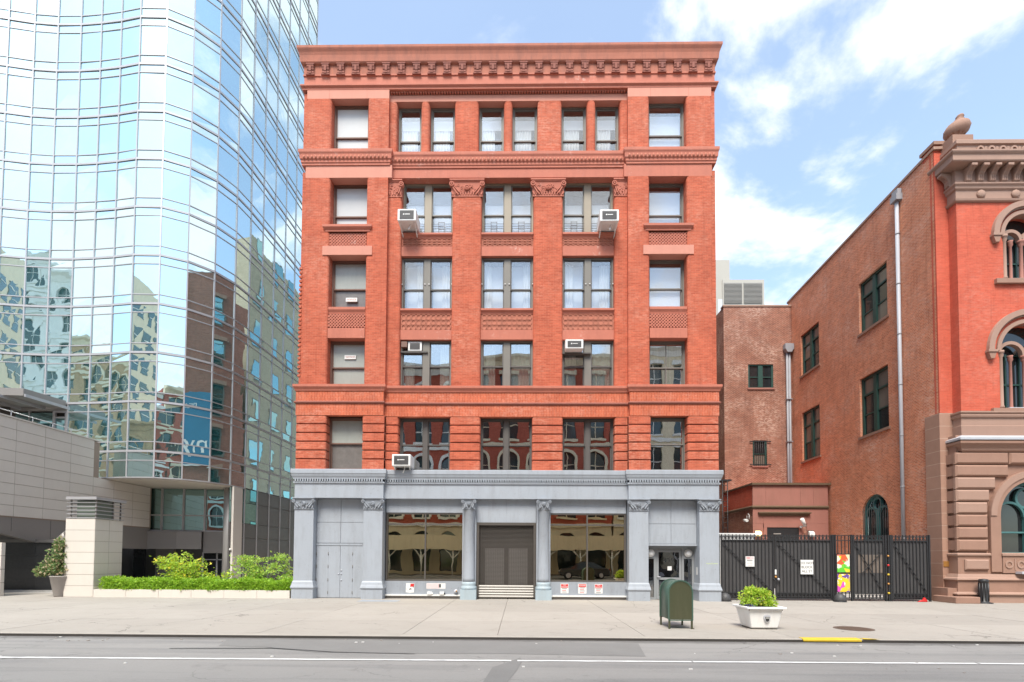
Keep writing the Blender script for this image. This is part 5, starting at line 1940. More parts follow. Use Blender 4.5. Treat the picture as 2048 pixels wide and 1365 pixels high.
for k in range(10):
    a = 2 * math.pi * k / 10
    um.cyl((.36 * math.cos(a), .36 * math.sin(a), .36), (.57 * math.cos(a), .57 * math.sin(a), .85), .07, .05, 6)
um.xf(lambda x_, y_, z_: (19.30 + x_ * .80 + z_ * .20, .75 + y_ * .80, 20.40 + z_ * .82)).build('urn_body', 'brownstone', ur)

# brownstone base: belt, flashing, rusticated blocks, arched window, plinths
MB().sweep([(FX0 - .05, 1.0), (FX0 - .05, FY - .05), (FX1, FY - .05)], [(-.3, 7.15), (.0, 7.15), (.02, 7.55), (.02, 7.6), (-.01, 7.62), (-.01, 7.95), (.06, 7.98), (.08, 8.06), (.04, 8.1), (.10, 8.16), (.10, 8.22), (-.3, 8.27)]).build('belt_course', 'brownstone_lt', th)
MB().sweep([(FX0 - .05, 1.1), (FX0 - .05, FY - .05), (FX1, FY - .05)], [(-.3, 6.86), (.33, 6.93), (.34, 7.02), (.06, 7.16), (-.3, 7.17)]).build('belt_flashing', 'zinc', th)
MB().sweep([(FX0 - .05, 1.1), (FX0 - .05, FY - .05), (FX1, FY - .05)], [(-.3, 6.40), (.02, 6.40), (.05, 6.46), (.12, 6.50), (.14, 6.6), (.22, 6.72), (.30, 6.78), (.31, 6.88), (-.3, 6.90)]).build('base_cornice', 'brownstone', th)
MB().box(18.50, FX0 + .02, .90, 1.72, 0, 8.28).build('corner_pier', 'brownstone_ash', th)
bw_ = MB()
lo = (WC - 1.5, WC + 1.5, 2.05, 5.2, True)
wall_holes(bw_, 18.85, FX1, 0, 7.2, [lo], .5)
bw_.xf(fn_f).build('base_wall', 'brownstone', th)
MB().box(18.86, 18.9, FY + .02, 1.0, 0, 7.2).build('base_return', 'brownstone', th)
hood(WC, lo[3] - 1.5, 1.52, 1.95, FY - .17, FY + .3, 'arch_mould', 'brownstone')
hood(WC, lo[3] - 1.5, 1.70, 1.95, FY - .21, FY - .171, 'arch_mould', 'brownstone_lt')
for sx in (-1, 1):
    xa, xb = sorted((WC + sx * 1.52, WC + sx * 1.95))
    MB().box(xa, xb, FY - .17, FY + .3, 1.3, lo[3] - 1.5).build('arch_jamb', 'brownstone', th)
arched_tracery(WC - 1.48, WC + 1.48, 2.05, 5.18, .28, 'teal', fn_f, th)
RB = .535
for r_ in range(8):
    z1 = 6.42 - r_ * RB
    z0 = z1 - RB + .035
    dz = max(abs(z0 - 3.7), 0) if z0 > 3.7 else 0
    xr = WC - (math.sqrt(max(0, 2.0 ** 2 - dz ** 2)) if dz < 2.0 else 0) - .02
    segs = [(18.72, xr)] if dz < 2.0 else [(18.72, 20.98), (21.01, 23.3)]
    for x0, x1 in segs:
        frustum(MB(), x0, x1, FY - .16, FY + .02, z0, z1, .07).build('rusticated_block', 'brownstone_lt' if rt.random() < .4 else 'brownstone', th)
        if dz < 2.0:
            frustum(MB(), 2 * WC - x1, 2 * WC - x0, FY - .16, FY + .02, z0, z1, .07).build('rusticated_block', 'brownstone', th)
    MB().box(18.74, 18.849, FY - .05, 1.0, z0 + .05, z1 - .03).build('rusticated_return', 'brownstone', th)
PB = [(18.72, 1.1), (18.72, FY - .12), (FX1, FY - .12)]
MB().sweep(PB, [(-.3, 1.95), (.0, 1.95), (.04, 2.0), (.04, 2.06), (-.02, 2.10), (-.3, 2.12)]).build('pedestal_cap', 'brownstone_lt', th)
MB().sweep(PB, [(-.3, 1.2), (-.03, 1.2), (-.03, 1.95), (-.3, 1.95)]).build('pedestal', 'brownstone', th)
frustum(MB(), 19.0, 20.0, FY - .20, FY, 1.38, 1.82, .05).build('pedestal_panel', 'brownstone_lt', th)
MB().sweep(PB, [(-.3, .92), (.16, .92), (.22, .96), (.20, 1.02), (.10, 1.06), (.04, 1.2), (-.3, 1.22)]).build('plinth_moulding', 'brownstone_lt', th)
MB().sweep(PB, [(-.3, .42), (.14, .42), (.14, .92), (-.3, .92)]).build('plinth', 'brownstone', th)
MB().sweep(PB, [(-.3, -.02), (.24, -.02), (.24, .32), (.32, .34), (.32, .38), (.16, .45), (-.3, .46)]).build('plinth_foot', 'brownstone_lt', th)
MB().box(WC - 1.5, WC + 1.5, FY - .19, FY + .2, 1.25, 1.98).build('window_apron', 'brownstone', th)
for i in range(6):
    x = WC - 1.25 + i * .5
    MB().annulus(x, 1.62, .10, .17, FY - .22, FY - .185, n=16).build('apron_ring', 'brownstone_lt', th)
    MB().box(x + .23, x + .27, FY - .215, FY - .185, 1.38, 1.86).build('apron_bar', 'brownstone_lt', th)
MB().box(WC - 1.55, WC + 1.55, FY - .24, FY + .3, 1.985, 2.08).build('window_sill', 'brownstone_lt', th)
MB().box(WC - 1.0, WC + 1.4, FY - .5, FY - .2, 1.22, 1.32).build('apron_ledge', 'zinc', th)
plq = thing('wall_plaque', (18.68, .88, 1.5), 'small orange brass plaque on the theatre corner pier', 'plaque')
MB().box(18.50 + .02, 18.92, .87, .899, 1.50, 1.74).build('plate', 'brass', plq, bevel=.005)
stp = thing('stone_step', (18.3, -.1, 0), 'low brown stone step at the foot of the theatre corner', 'step')
MB().box(18.0, 19.0, -.35, .85, -.01, .27).build('step_block', 'brownstone', stp, bevel=.03)
MB().box(18.2, 18.62, .3, 1.2, .0, .6).build('step_riser', 'brownstone', stp)

# ---- rear wing
rw_ = thing('rear_brick_wing', (16.5, 16, 0), 'tall mottled brown brick rear wing between the loft and the theatre', 'building')
WY = 14.5
r1 = (16.15, 17.93, 13.9, 15.6)
r2 = (16.42, 17.42, 8.35, 10.15)
MB_ = MB()
wall_holes(MB_, 14.45, 19.24, 0, 19.75, [r1, r2], .2)
MB_.xf(lambda u, d, z: (u, WY + d, z)).build('front_wall', 'th_rear', rw_)
MB().quad((14.451, WY, 0), (14.451, 32, 0), (14.451, 32, 19.75), (14.451, WY, 19.75)).build('side_wall', 'th_rear', rw_)
MB().box(14.5, 19.2, WY + .6, 32, 0, 19.6).build('core', 'room', rw_)
cp = MB()
x = 14.4
while x < 19.2:
    w = rt.uniform(.5, .8)
    MB().box(x, min(x + w - .01, 19.25), WY - .05, WY + .4, 19.75, 19.86 + rt.uniform(-.01, .03)).build('coping_stone', 'coping', rw_)
    x += w
for (u0, u1, z0, z1), two in ((r1, True), (r2, False)):
    m = MB()
    c = (u0 + u1) / 2
    m.box(u0, u0 + .12, WY + .06, WY + .18, z0, z1)
    m.box(u1 - .12, u1, WY + .06, WY + .18, z0, z1)
    m.box(u0 + .12, u1 - .12, WY + .06, WY + .18, z1 - .1, z1)
    m.box(u0 + .12, u1 - .12, WY + .06, WY + .18, z0, z0 + .08)
    lights = [(u0 + .12, u1 - .12)]
    if two:
        m.box(c - .16, c + .16, WY + .05, WY + .18, z0 + .08, z1 - .1)
        lights = [(u0 + .12, c - .16), (c + .16, u1 - .12)]
    zr = z0 + (z1 - z0) * .47
    for p, q in lights:
        m.box(p, q, WY + .08, WY + .17, zr - .03, zr + .03)
    wo = m.build('window', 'green', rw_)
    for p, q in lights:
        MB().box(p, q, WY + .13, WY + .15, z0 + .08, zr - .03).build('pane', 'dark_glass' if two else 'blind_glass', wo)
        MB().box(p, q, WY + .13, WY + .15, zr + .03, z1 - .1).build('pane', 'dark_glass', wo)
    MB().box(u0 - .06, u1 + .06, WY - .07, WY + .1, z0 - .12, z0 - .002).build('sill', 'portal', rw_)
    if not two:
        for i in range(7):
            x = u0 + .06 + i * (u1 - u0 - .12) / 6
            MB().cyl((x, WY - .08, z0 - .02), (x, WY - .08, z1), .014, n=6).build('bar', 'black_iron', wo)
        for z in (z0 + .05, z1 - .12):
            MB().box(u0 - .25, u1 + .25, WY - .1, WY - .07, z, z + .06).build('bar', 'black_iron', wo)
pp = thing('rear_downpipe', (18.9, 14.3, 0), 'grey downpipe with square hopper in the courtyard corner', 'pipe')
for dx in (0, .17):
    MB().cyl((18.82 + dx, 14.33, 0), (18.82 + dx, 14.33, 16.4), .075, n=12).build('pipe', 'pipe_dk', pp)
MB().prism([(18.6, 16.95), (19.2, 16.95), (19.2, 16.6), (19.05, 16.35), (18.75, 16.35), (18.6, 16.6)], 14.1, 14.45, 'y').build('hopper', 'pipe_dk', pp)
for z in (4, 7, 10, 13):
    MB().box(18.7, 19.12, 14.2, 14.42, z, z + .06).build('strap', 'pipe_dk', pp)

# ---- stone portal in the courtyard
pt = thing('stone_portal', (16.5, 11, 0), 'low red brown stone entrance block in the courtyard behind the gate', 'portal')
QY = 9.8
x0, x1 = 14.27, 18.85
MB().box(x0 + .02, x1, QY + .06, 14.4, 0, 4.95).build('lower_block', 'th_rear', pt)
MB().box(x0 + .02, x1, QY + .08, 14.4, 4.95, 6.35).build('upper_block', M['th_front'], pt)
for p, q in ((x0, x0 + .8), (x0 + .806, x0 + 2.9), (x0 + 2.906, x0 + 3.7), (x0 + 3.706, x1)):
    MB().box(p, q, QY, QY + .079, 5.05, 6.32).build('stone_slab', 'portal', pt, bevel=.01)
MB().box(x0 - .08, x1 + .12, QY - .12, QY + .3, 6.32, 6.45).build('coping', 'moss', pt)
MB().box(x0 - .06, x0 + .2, QY + .3, 14.4, 6.36, 6.45).build('coping', 'moss', pt)
MB().sweep([(x0 - .0, 14), (x0, QY), (x1, QY)], [(-.1, 4.86), (.05, 4.88), (.09, 4.95), (.09, 5.0), (.0, 5.06), (-.1, 5.06)]).build('string_course', 'moss', pt)
for p, q, z0, z1 in ((x0, x0 + .62, 0, 3.95), (x0, x0 + .62, 3.955, 4.86), (17.55, x1, 0, 3.95), (17.55, x1, 3.955, 4.86), (x0 + .626, 17.544, 3.95, 4.86)):
    MB().box(p, q, QY, QY + .059, z0, z1).build('stone_slab', 'portal', pt, bevel=.008)
MB().sweep([(14.75, QY + .1), (14.75, QY - .02), (17.55, QY - .02), (17.55, QY + .1)], [(-.05, 4.42), (.05, 4.44), (.12, 4.54), (.18, 4.58), (.18, 4.64), (-.05, 4.68)]).build('door_hood', 'moss', pt)
MB().box(14.9, 15.1, QY - .05, QY + .1, 0, 3.9).build('door_jamb', 'portal', pt)
MB().box(17.04, 17.3, QY - .05, QY + .1, 0, 3.9).build('door_jamb', 'portal', pt)
MB().box(14.9, 17.3, QY - .055, QY + .1, 3.72, 4.0).build('door_lintel', 'portal', pt)
MB().box(15.1, 17.04, QY - .02, QY + .055, 0, 3.72).build('door', 'black_iron', pt)
MB().box(15.5, 15.95, QY - .03, QY - .021, 3.3, 3.36).build('door_plate', 'taupe', pt)


def camera_unit(name, p, q, label):
    o = thing(name, p, label, 'camera')
    p, q = Vector(p), Vector(q)
    MB().cyl(p, q, .10, .11, 14).build('housing', 'white', o)
    MB().cyl(p + Vector((-.2, .1, -.05)), p + Vector((-.1, .3, -.05)), .07, n=12).build('mount', 'white', o)
    MB().tube([p + Vector((-.2, .15, -.05)), p], .03).build('arm', 'white', o)
    return o


camera_unit('security_camera', (17.25, QY - .35, 3.80), (16.98, QY - .5, 4.22), 'white security camera on the right of the stone portal')
o = thing('security_camera', (14.1, 10.2, 4.2), 'small white security camera with looped cable, left of the stone portal', 'camera')
MB().cyl((14.05, 10.1, 4.15), (14.05, 10.5, 4.2), .09, n=12).build('housing', 'white', o)
MB().tube([(14.2, 10.5, 4.2), (14.2, 10.45, 4.5), (14.2, 10.3, 4.6), (14.2, 10.15, 4.5), (14.18, 10.1, 4.25)], .018).build('cable', 'white', o)
M['lamp_on'] = NT('lit_lamp').m
_t = M['lamp_on'].node_tree
_e = _t.nodes.new('ShaderNodeEmission')
_e.inputs[0].default_value = (1, .78, .38, 1)
_e.inputs[1].default_value = 2.2
_t.links.new(_e.outputs[0], _t.nodes['Material Output'].inputs[0])
for lx, mat, lab in ((14.54, 'lamp_on', 'lit yellow wall lamp left of the portal door'), (17.75, 'white', 'unlit white wall lamp right of the portal door')):
    o = thing('wall_lamp', (lx, QY, 3.2), lab, 'lamp', 'wall lamps on the stone portal')
    MB().add([(lx - .16, QY - .25, 3.18), (lx + .16, QY - .25, 3.18), (lx + .16, QY - .05, 3.22), (lx - .16, QY - .05, 3.22), (lx - .15, QY - .2, 3.42), (lx + .15, QY - .2, 3.42), (lx + .15, QY - .05, 3.5), (lx - .15, QY - .05, 3.5)], FS).build('lamp_glass', mat, o)
    MB().box(lx - .18, lx + .18, QY - .049, QY - .001, 3.14, 3.54).build('back_plate', 'frame', o)
# ladder / scaffold rails against the rear wing
ld = thing('iron_ladder', (13.5, 12, 0), 'dark iron access ladder in the gap right of the loft', 'ladder')
for x in (13.30, 13.62):
    MB().cyl((x, 12, 0), (x, 12, 6.9), .03, n=8).build('rail', 'black_iron', ld)
for i in range(19):
    MB().cyl((13.30, 12, .3 + i * .35), (13.62, 12, .3 + i * .35), .018, n=6).build('rung', 'black_iron', ld)
MB().box(13.1, 13.9, 12.0, 12.9, 6.9, 7.0).build('landing', 'black_iron', ld)
# fire escape landing behind the loft
fe = thing('fire_escape', (13.3, 16, 0), 'black iron fire escape balcony in the gap right of the loft', 'fire escape')
for z in (11.2, 15.4):
    MB().box(12.4, 14.4, 16, 17.6, z, z + .08).build('deck', 'black_iron', fe)
    for i in range(9):
        MB().box(12.4 + i * .24, 12.43 + i * .24, 16, 16.03, z + .08, z + 1.0).build('baluster', 'black_iron', fe)
    MB().box(12.4, 14.4, 16, 16.04, z + 1.0, z + 1.05).build('rail', 'black_iron', fe)
    MB().prism([(16.0, z - .001), (17.5, z - .001), (17.5, z - .9), (17.3, z - .9)], 14.2, 14.3, 'x').build('strut', 'black_iron', fe)
# cream building with louvred plant screen, far behind
cb = thing('cream_rear_building', (19.5, 30, 0), 'cream building with grey louvred roof plant far behind the loft', 'building')
MB().box(12.0, 19.2, 25, 40, 0, 29.3).build('stair_tower', 'hatch_cream', cb)
MB().box(12, 23.6, 26, 40, 0, 25.4).build('main_block', 'hatch_cream', cb)
MB().box(18.5, 22.3, 24.9, 26.5, 24.9, 27.4).build('plant_screen', 'hatch_cream', cb)
for p, q in ((18.62, 20.25), (20.42, 22.1)):
    MB().box(p, q, 24.86, 24.9, 25.2, 27.1).build('louvre_panel', 'louvre', cb)
    l_ = MB()
    for i in range(16):
        l_.prism([(24.80, 25.22 + i * .117), (24.86, 25.22 + i * .117), (24.86, 25.30 + i * .117)], p, q, 'x')
    l_.build('louvre', 'louvre', cb, kind='stuff')
for z in (12, 15, 18, 21, 24):
    MB().box(18.1, 18.9, 24.96, 25.0, z, z + 1.6).build('window', 'zinc', cb)
# tall beige block behind the loft, mirrored in the side of the tower
bb_ = thing('beige_rear_block', (-3, 32, 0), 'beige brick block behind the loft, seen only mirrored in the tower side', 'building')
M['beige_brick'] = brick('beige_brick', (.42, .36, .26), (.36, .31, .22), (.4, .36, .3), var=.15)
MB().box(-9.4, 8, 25, 52, 0, 33).build('wall', 'beige_brick', bb_)
for y in range(27, 51, 4):
    for z in range(3, 32, 4):
        w = MB().box(-9.44, -9.4, y, y + 1.6, z, z + 2.2).build('window', 'frame_mid', bb_)
        MB().box(-9.46, -9.441, y + .1, y + 1.5, z + .1, z + 2.1).build('pane', 'tower_glass_dk', w)


# ================================================================== GATE
GY = .60
gate = thing('iron_gate', (13, GY, 0), 'black iron driveway gate with ring cresting and sheet metal backing, right of the loft', 'gate')
leaf_ranges = [(8.74, 11.02), (11.08, 13.50), (14.42, 15.76), (16.08, 17.64)]
NB = [14, 15, 8, 10]
for k, ((x0, x1), nb) in enumerate(zip(leaf_ranges, NB)):
    lf = MB().box(x0 + .03, x1 - .03, GY + .03, GY + .04, .34 if k == 2 else .10, 2.58).build('sheet', 'gate_sheet', gate)
    fr = MB()
    fr.box(x0, x1, GY - .02, GY + .025, 2.58, 2.63)
    fr.box(x0, x1, GY - .02, GY + .025, .30, .345)
    fr.box(x0, x1, GY - .02, GY + .025, .08, .12)
    fr.box(x0, x1, GY - .02, GY + .025, 2.80, 2.83)
    fr.box(x0, x0 + .04, GY - .022, GY + .027, .06, 2.84)
    fr.box(x1 - .04, x1, GY - .022, GY + .027, .06, 2.84)
    fr.build('leaf_frame', 'black_iron', gate)
    rg = MB()
    st = (x1 - x0 - .08) / nb
    for i in range(nb):
        cx = x0 + .04 + st * (i + .5)
        for cz, rr in ((2.715, .072), (.21, .072)):
            rg.annulus(cx, cz, rr - .022, rr, GY - .012, GY + .018, n=14)
    rg.build('ring_cresting', 'black_iron', gate, kind='stuff')
    for i in range(nb + 1):
        x = x0 + .04 + st * i
        MB().box(x - .016, x + .016, GY - .016, GY + .016, .12, 2.86).build('bar', 'black_iron', gate)
    if k == 2:
        MB().bar(x0 + .06, 2.5, x1 - .08, .4, .03, GY - .05, GY - .025).build('brace', 'black_iron', gate)
        MB().bar(x1 - .15, 2.1, x0 + .35, 1.2, .03, GY - .075, GY - .053).build('brace', 'black_iron', gate)
    else:
        MB().bar(x0 + .06, 2.5, x1 - .08, .38, .03, GY - .05, GY - .025).build('brace', 'black_iron', gate)
M['gate_pale'] = plain('scuffed_bare_sheet', (.155, .125, .105), .6, .2, 3, 25, .001)
MB().box(14.6, 15.70, GY + .025, GY + .0295, 1.22, 2.0).build('scuffed_patch', 'gate_pale', gate)
for x in (8.66, 13.56, 13.66, 14.36, 15.82, 15.94, 16.03, 17.69):
    MB().box(x - .03, x + .03, GY - .04, GY + .04, 0, 2.86).build('post', 'black_iron', gate)
for i in range(4):
    x = 13.78 + i * .155
    MB().box(x - .014, x + .014, GY - .015, GY + .015, .12, 2.84).build('bar', 'black_iron', gate)
for z in (.12, .32, 2.6, 2.81):
    MB().box(13.69, 14.33, GY - .02, GY + .02, z, z + .03).build('rail', 'black_iron', gate)
for z in (.9, 1.5, 2.15):
    MB().box(15.79, 16.06, GY - .02, GY + .02, z, z + .025).build('rail', 'black_iron', gate)
for i in range(5):
    z = .35 + i * .4
    MB().lathe([(.045, 0), (.045, .04), (.02, .06)], (15.88, GY - .05, z), 'y', 10).build('latch_knob', 'yellow' if i in (0, 2) else ('red' if i == 3 else 'brass'), gate)
lk = thing('gate_padlock', (11.06, GY, .9), 'chain and padlock hanging where the two big gate leaves meet', 'padlock')
MB().box(11.03, 11.09, GY - .09, GY - .05, 1.12, 1.34).build('tag', 'white', lk)
MB().lathe([(.05, 0), (.05, .05), (.03, .07)], (11.06, GY - .05, 1.02), 'y', 10).build('hasp', 'brass', lk)
MB().lathe([(.05, 0), (.05, .05), (.03, .07)], (11.18, GY - .05, .92), 'y', 10).build('lock_body', 'zinc', lk)
MB().tube([(10.98, GY - .06, .95), (11.02, GY - .08, .86), (11.1, GY - .08, .84), (11.18, GY - .07, .92)], .016).build('chain', 'black_iron', lk)
sg = thing('gate_notice', (9.96, GY, 1.47), 'small white and red notice wired to the left gate leaf', 'sign')
MB().box(9.78, 10.16, GY - .062, GY - .054, 1.46, 1.90).build('plate', 'white', sg)
MB().box(9.80, 10.13, GY - .066, GY - .0625, 1.78, 1.88).build('header', 'pink', sg)
text('NO', .09, 'red', sg, (9.9, GY - .068, 1.83), extrude=.001)
for i, z in enumerate((1.72, 1.65, 1.58, 1.51)):
    MB().box(9.84 + .03 * (i % 2), 10.08, GY - .066, GY - .0625, z, z + .025).build('print_line', 'ink' if i == 0 else 'pink', sg)
sg = thing('do_not_block_sign', (12.4, GY, 1.14), 'white do not block sign on the second gate leaf', 'sign')
MB().rbox(12.14, 12.68, GY - .064, GY - .054, 1.14, 1.76, .004).build('plate', 'white', sg, bevel=.004)
for i, l in enumerate(('DO NOT', 'BLOCK', 'ALL ST')):
    text(l, .15, 'ink', sg, (12.41, GY - .067, 1.62 - i * .175), extrude=.001)
# framed colour prints on the narrow fence
for k, (z0, z1, cols, lab) in enumerate(((1.24, 2.02, ((.75, .55, .02), (.10, .48, .03), (.70, .66, .55), (.60, .10, .03)), 'upper bright yellow green floral print on the gate post'),
                                         (.40, 1.18, ((.62, .08, .42), (.75, .52, .02), (.12, .06, .28), (.10, .45, .08)), 'lower pink orange floral print on the gate post'))):
    t = NT('floral_print')
    wv = t.new('ShaderNodeTexVoronoi', Scale=4.2)
    mpn = t.new('ShaderNodeMapping')
    mpn.inputs['Location'].default_value = (k * 3.3, 0, k * 1.7)
    t.l.new(t.pos(), mpn.inputs['Vector'])
    t.l.new(mpn.outputs[0], wv.inputs['Vector'])
    sx_ = t.new('ShaderNodeSeparateColor')
    t.l.new(wv.outputs['Color'], sx_.inputs[0])
    c_ = t.mix(t.ramp(sx_.outputs[0], .30, .38), cols[0], cols[1])
    c_ = t.mix(t.ramp(sx_.outputs[1], .60, .68), c_, cols[2])
    c_ = t.mix(t.ramp(sx_.outputs[2], .72, .78), c_, cols[3])
    c_ = t.mix(t.ramp(t.noise(7, 2, vec=mpn.outputs[0]), .6, .66), c_, (.8, .78, .7))
    M['print%d' % k] = t.finish(c_, .5)
    o = thing('floral_print', (13.96, GY, z0), lab, 'picture', 'floral prints on the gate')
    MB().box(13.66, 14.27, GY - .07, GY - .045, z0 - .03, z1 + .02).build('frame', 'black_iron', o)
    MB().box(13.70, 14.23, GY - .076, GY - .0705, z0, z1 - .02).build('print', 'print%d' % k, o)
for x, y, lab in ((8.70, .05, 'black dome wheel guard at the loft corner'), (13.57, .15, 'black dome wheel guard at the gate post under the prints')):
    o = thing('wheel_guard', (x, y, 0), lab, 'bollard', 'dome wheel guards')
    MB().lathe([(.23, -.01), (.23, .1), (.22, .18), (.17, .28), (.09, .34), (.01, .36)], (x, y, 0), 'z', 20).build('dome', 'gate_sheet', o)
    MB().lathe([(.255, -.005), (.255, .025), (.23, .03)], (x, y, 0), 'z', 20).build('base_ring', 'black_iron', o)
o = thing('red_clamp', (17.2, .4, 0), 'red wheel clamp lying at the right foot of the gate', 'clamp')
MB().prism([(17.0, .0), (17.4, .0), (17.36, .1), (17.28, .2), (17.22, .09), (17.1, .05)], .35, .45, 'y').build('clamp_body', 'red', o, bevel=.02)
# white truck box parked in the courtyard, behind the gate
o = thing('white_container', (10.4, 3.5, 0), 'white container roof showing over the left gate leaf', 'container')
MB().box(9.0, 11.3, 3.0, 6.5, .35, 2.86).build('box', 'white', o, bevel=.02)
MB().box(8.95, 11.35, 2.95, 6.55, 2.86, 3.02).build('roof', 'white', o, bevel=.02)
for x in (9.4, 10.9):
    MB().box(x - .1, x + .1, 3.2, 6.3, 0, .35).build('skid', 'frame', o)

# ================================================================== STREET FURNITURE
M['mail_side'] = plain('reflecting_green_enamel', (.055, .105, .080), .38, .1, 2, 30, .001, dirt=.15)  # lighter green than the ends: the sides' reflected light put into the colour
M['mail_front'] = plain('olive_drab_enamel', (.058, .062, .032), .42, .12, 2, 30, .001, dirt=.3, dirtc=(.12, .11, .07), chips=.25)
mb_ = thing('relay_mailbox', (4.11, -8.3, 0), 'olive green round topped mail relay box on four legs near the kerb', 'mailbox')
x0, x1, y0, y1 = 3.82, 4.41, -8.7, -7.88
n = 14
r = (x1 - x0) / 2
prof = [(x0, .24), (x1, .24)] + [((x0 + x1) / 2 + r * math.cos(math.pi * i / n), .93 + r * math.sin(math.pi * i / n)) for i in range(n + 1)]
MB().prism(prof, y0 + .02, y1 - .02, 'y', True).build('body', 'mail_side', mb_)
for a, b in ((y0, y0 + .019), (y1 - .019, y1)):
    MB().prism(prof, a, b, 'y').build('end_panel', 'mail_front', mb_)
c = (x0 + x1) / 2
for a in (y0 - .012, y1 - .018):
    rim = MB()
    rim.annulus(c, .93, r - .012, r + .022, a, a + .03, 0, math.pi, 20)
    rim.box(x0 - .022, x0 + .012, a, a + .03, .22, .93)
    rim.box(x1 - .012, x1 + .022, a, a + .03, .22, .93)
    rim.box(x0, x1, a, a + .03, .21, .235)
    rim.build('edge_rim', 'mail_side', mb_)
for x in (x0 - .012, x1 - .03):
    for y in (y0 - .005, y1 - .04):
        MB().prism([(x, y), (x + .042, y), (x + .042, y + .042), (x, y + .042)], 0, .24, 'z').build('leg', 'mail_front', mb_)
MB().prism([(x1 + .0, .02), (x1 + .05, .02), (x1 + .05, .0), (x1 - .02, .0)], y0, y0 + .06, 'y').build('foot', 'frame', mb_)

pl_ = thing('street_planter', (6.27, -8.3, 0), 'white tapered street planter with clipped green bush near the kerb', 'planter')
def tapered(m, bx0, bx1, by0, by1, tx0, tx1, ty0, ty1, z0, z1):
    return m.add([(bx0, by0, z0), (bx1, by0, z0), (bx1, by1, z0), (bx0, by1, z0), (tx0, ty0, z1), (tx1, ty0, z1), (tx1, ty1, z1), (tx0, ty1, z1)], FS)
M['planter_white'] = plain('white_moulded_plastic', (.78, .775, .765), .45, .03, 1.5, 25, .0006, dirt=.3, dirtc=(.48, .45, .41), chips=.25)
FSB = [(0, 1, 2, 3), (4, 5, 6, 7), (0, 1, 5, 4), (1, 2, 6, 5), (2, 3, 7, 6), (3, 0, 4, 7)]
FS = FSB
tapered(MB(), 5.93, 6.60, -8.64, -7.99, 5.83, 6.70, -8.72, -7.90, .025, .52).build('tub', 'planter_white', pl_, bevel=.03)
MB().box(5.95, 6.58, -8.62, -8.01, 0, .025).build('foot', 'frame', pl_)
rm = MB()
for a in ((5.77, 6.76, -8.79, -8.70), (5.77, 6.76, -7.92, -7.83), (5.77, 5.86, -8.70, -7.92), (6.67, 6.76, -8.70, -7.92)):
    rm.box(a[0], a[1], a[2], a[3], .52, .575)
rm.build('rim', 'planter_white', pl_, bevel=.012)
MB().box(5.84, 6.69, -8.71, -7.91, .48, .545).build('soil', 'moss', pl_)
bd = MB()
bd.prism([(6.30 - .075, .36), (6.30 - .085, .30), (6.30 - .05, .22), (6.30, .19), (6.30 + .05, .22), (6.30 + .085, .30), (6.30 + .075, .36), (6.30, .38)], -8.715, -8.68, 'y')
bd.build('badge', 'zinc', pl_)
MB().prism([(6.30 - .06, .325), (6.30 - .04, .225), (6.30, .205), (6.30 + .04, .225), (6.30 + .06, .325)], -8.72, -8.7155, 'y').build('badge_field', 'ink', pl_)
MB().box(6.255, 6.345, -8.723, -8.7205, .29, .305).build('badge_line', 'white', pl_)
rb = random.Random(14)
bl = [(6.08, -8.3, .78, .30, .30, .24), (6.42, -8.28, .74, .26, .3, .22), (6.12, -8.3, .95, .18, .2, .10), (6.40, -8.3, .90, .14, .16, .10), (6.0, -8.4, .66, .2, .22, .12), (6.5, -8.4, .62, .16, .2, .1)]


def bpick():
    b = rb.choice(bl)
    d = Vector((rb.gauss(0, 1), rb.gauss(0, 1), rb.gauss(0, 1))).normalized() * (rb.random() ** .3) * rb.choice((1, 1, 1, 1.18))
    return (b[0] + d.x * b[3], b[1] + d.y * b[4], b[2] + d.z * b[5]), d


leaves(MB(), 2400, bpick, .062, .0, rb).build('bush', 'leaf_box', pl_, kind='stuff')
bst = MB()
for _ in range(14):
    bst.cyl((6.27 + rb.uniform(-.1, .1), -8.3 + rb.uniform(-.1, .1), .55), (6.27 + rb.uniform(-.35, .35), -8.3 + rb.uniform(-.25, .25), .8), .009, n=5)
bst.build('stems', 'bark', pl_, kind='stuff')
M['violet'] = plain('violet_petal', (.06, .04, .22), .6, .3, 9)
fl = MB()
for _ in range(60):
    x, y = rb.uniform(5.82, 6.02), rb.uniform(-8.7, -8.1)
    fl.lathe([(.006, 0), (.022, .012), (.004, .02)], (x, y, .56 + rb.uniform(.0, .05)), 'z', 6)
fl.build('flowers', 'violet', pl_, kind='stuff')

mh = thing('manhole_cover', (8.68, -8.4, 0), 'round rusty brown manhole cover in the sidewalk right of the planter', 'manhole')
M['rust'] = plain('rusty_iron', (.115, .075, .055), .8, .25, 8, 40, .002)
MB().lathe([(.46, 0), (.46, .004)], (8.68, -8.38, .002), 'z', 36).build('ring', 'rust', mh)
cv = MB().lathe([(.40, 0), (.40, .006)], (8.68, -8.38, .004), 'z', 36)
for i in range(-5, 6):
    w = math.sqrt(max(0, .37 ** 2 - (i * .065) ** 2))
    cv.box(8.68 - w, 8.68 + w, -8.38 + i * .065 - .012, -8.38 + i * .065 + .012, .010, .014)
cv.build('cover', 'rust', mh)
bo = thing('bollard', (19.6, -.25, 0), 'short black ribbed iron bollard in front of the theatre', 'bollard')
MB().lathe([(.30, -.01), (.30, .03), (.20, .05), (.165, .08), (.16, .86), (.175, .88), (.175, .96), (.15, 1.0), (.02, 1.02)], (19.35, -.1, 0), 'z', 20).build('shaft', 'black_iron', bo)
for k in range(10):
    a = 2 * math.pi * k / 10
    MB().cyl((19.35 + .16 * math.cos(a), -.1 + .16 * math.sin(a), .1), (19.35 + .16 * math.cos(a), -.1 + .16 * math.sin(a), .84), .022, n=6).build('rib', 'black_iron', bo)
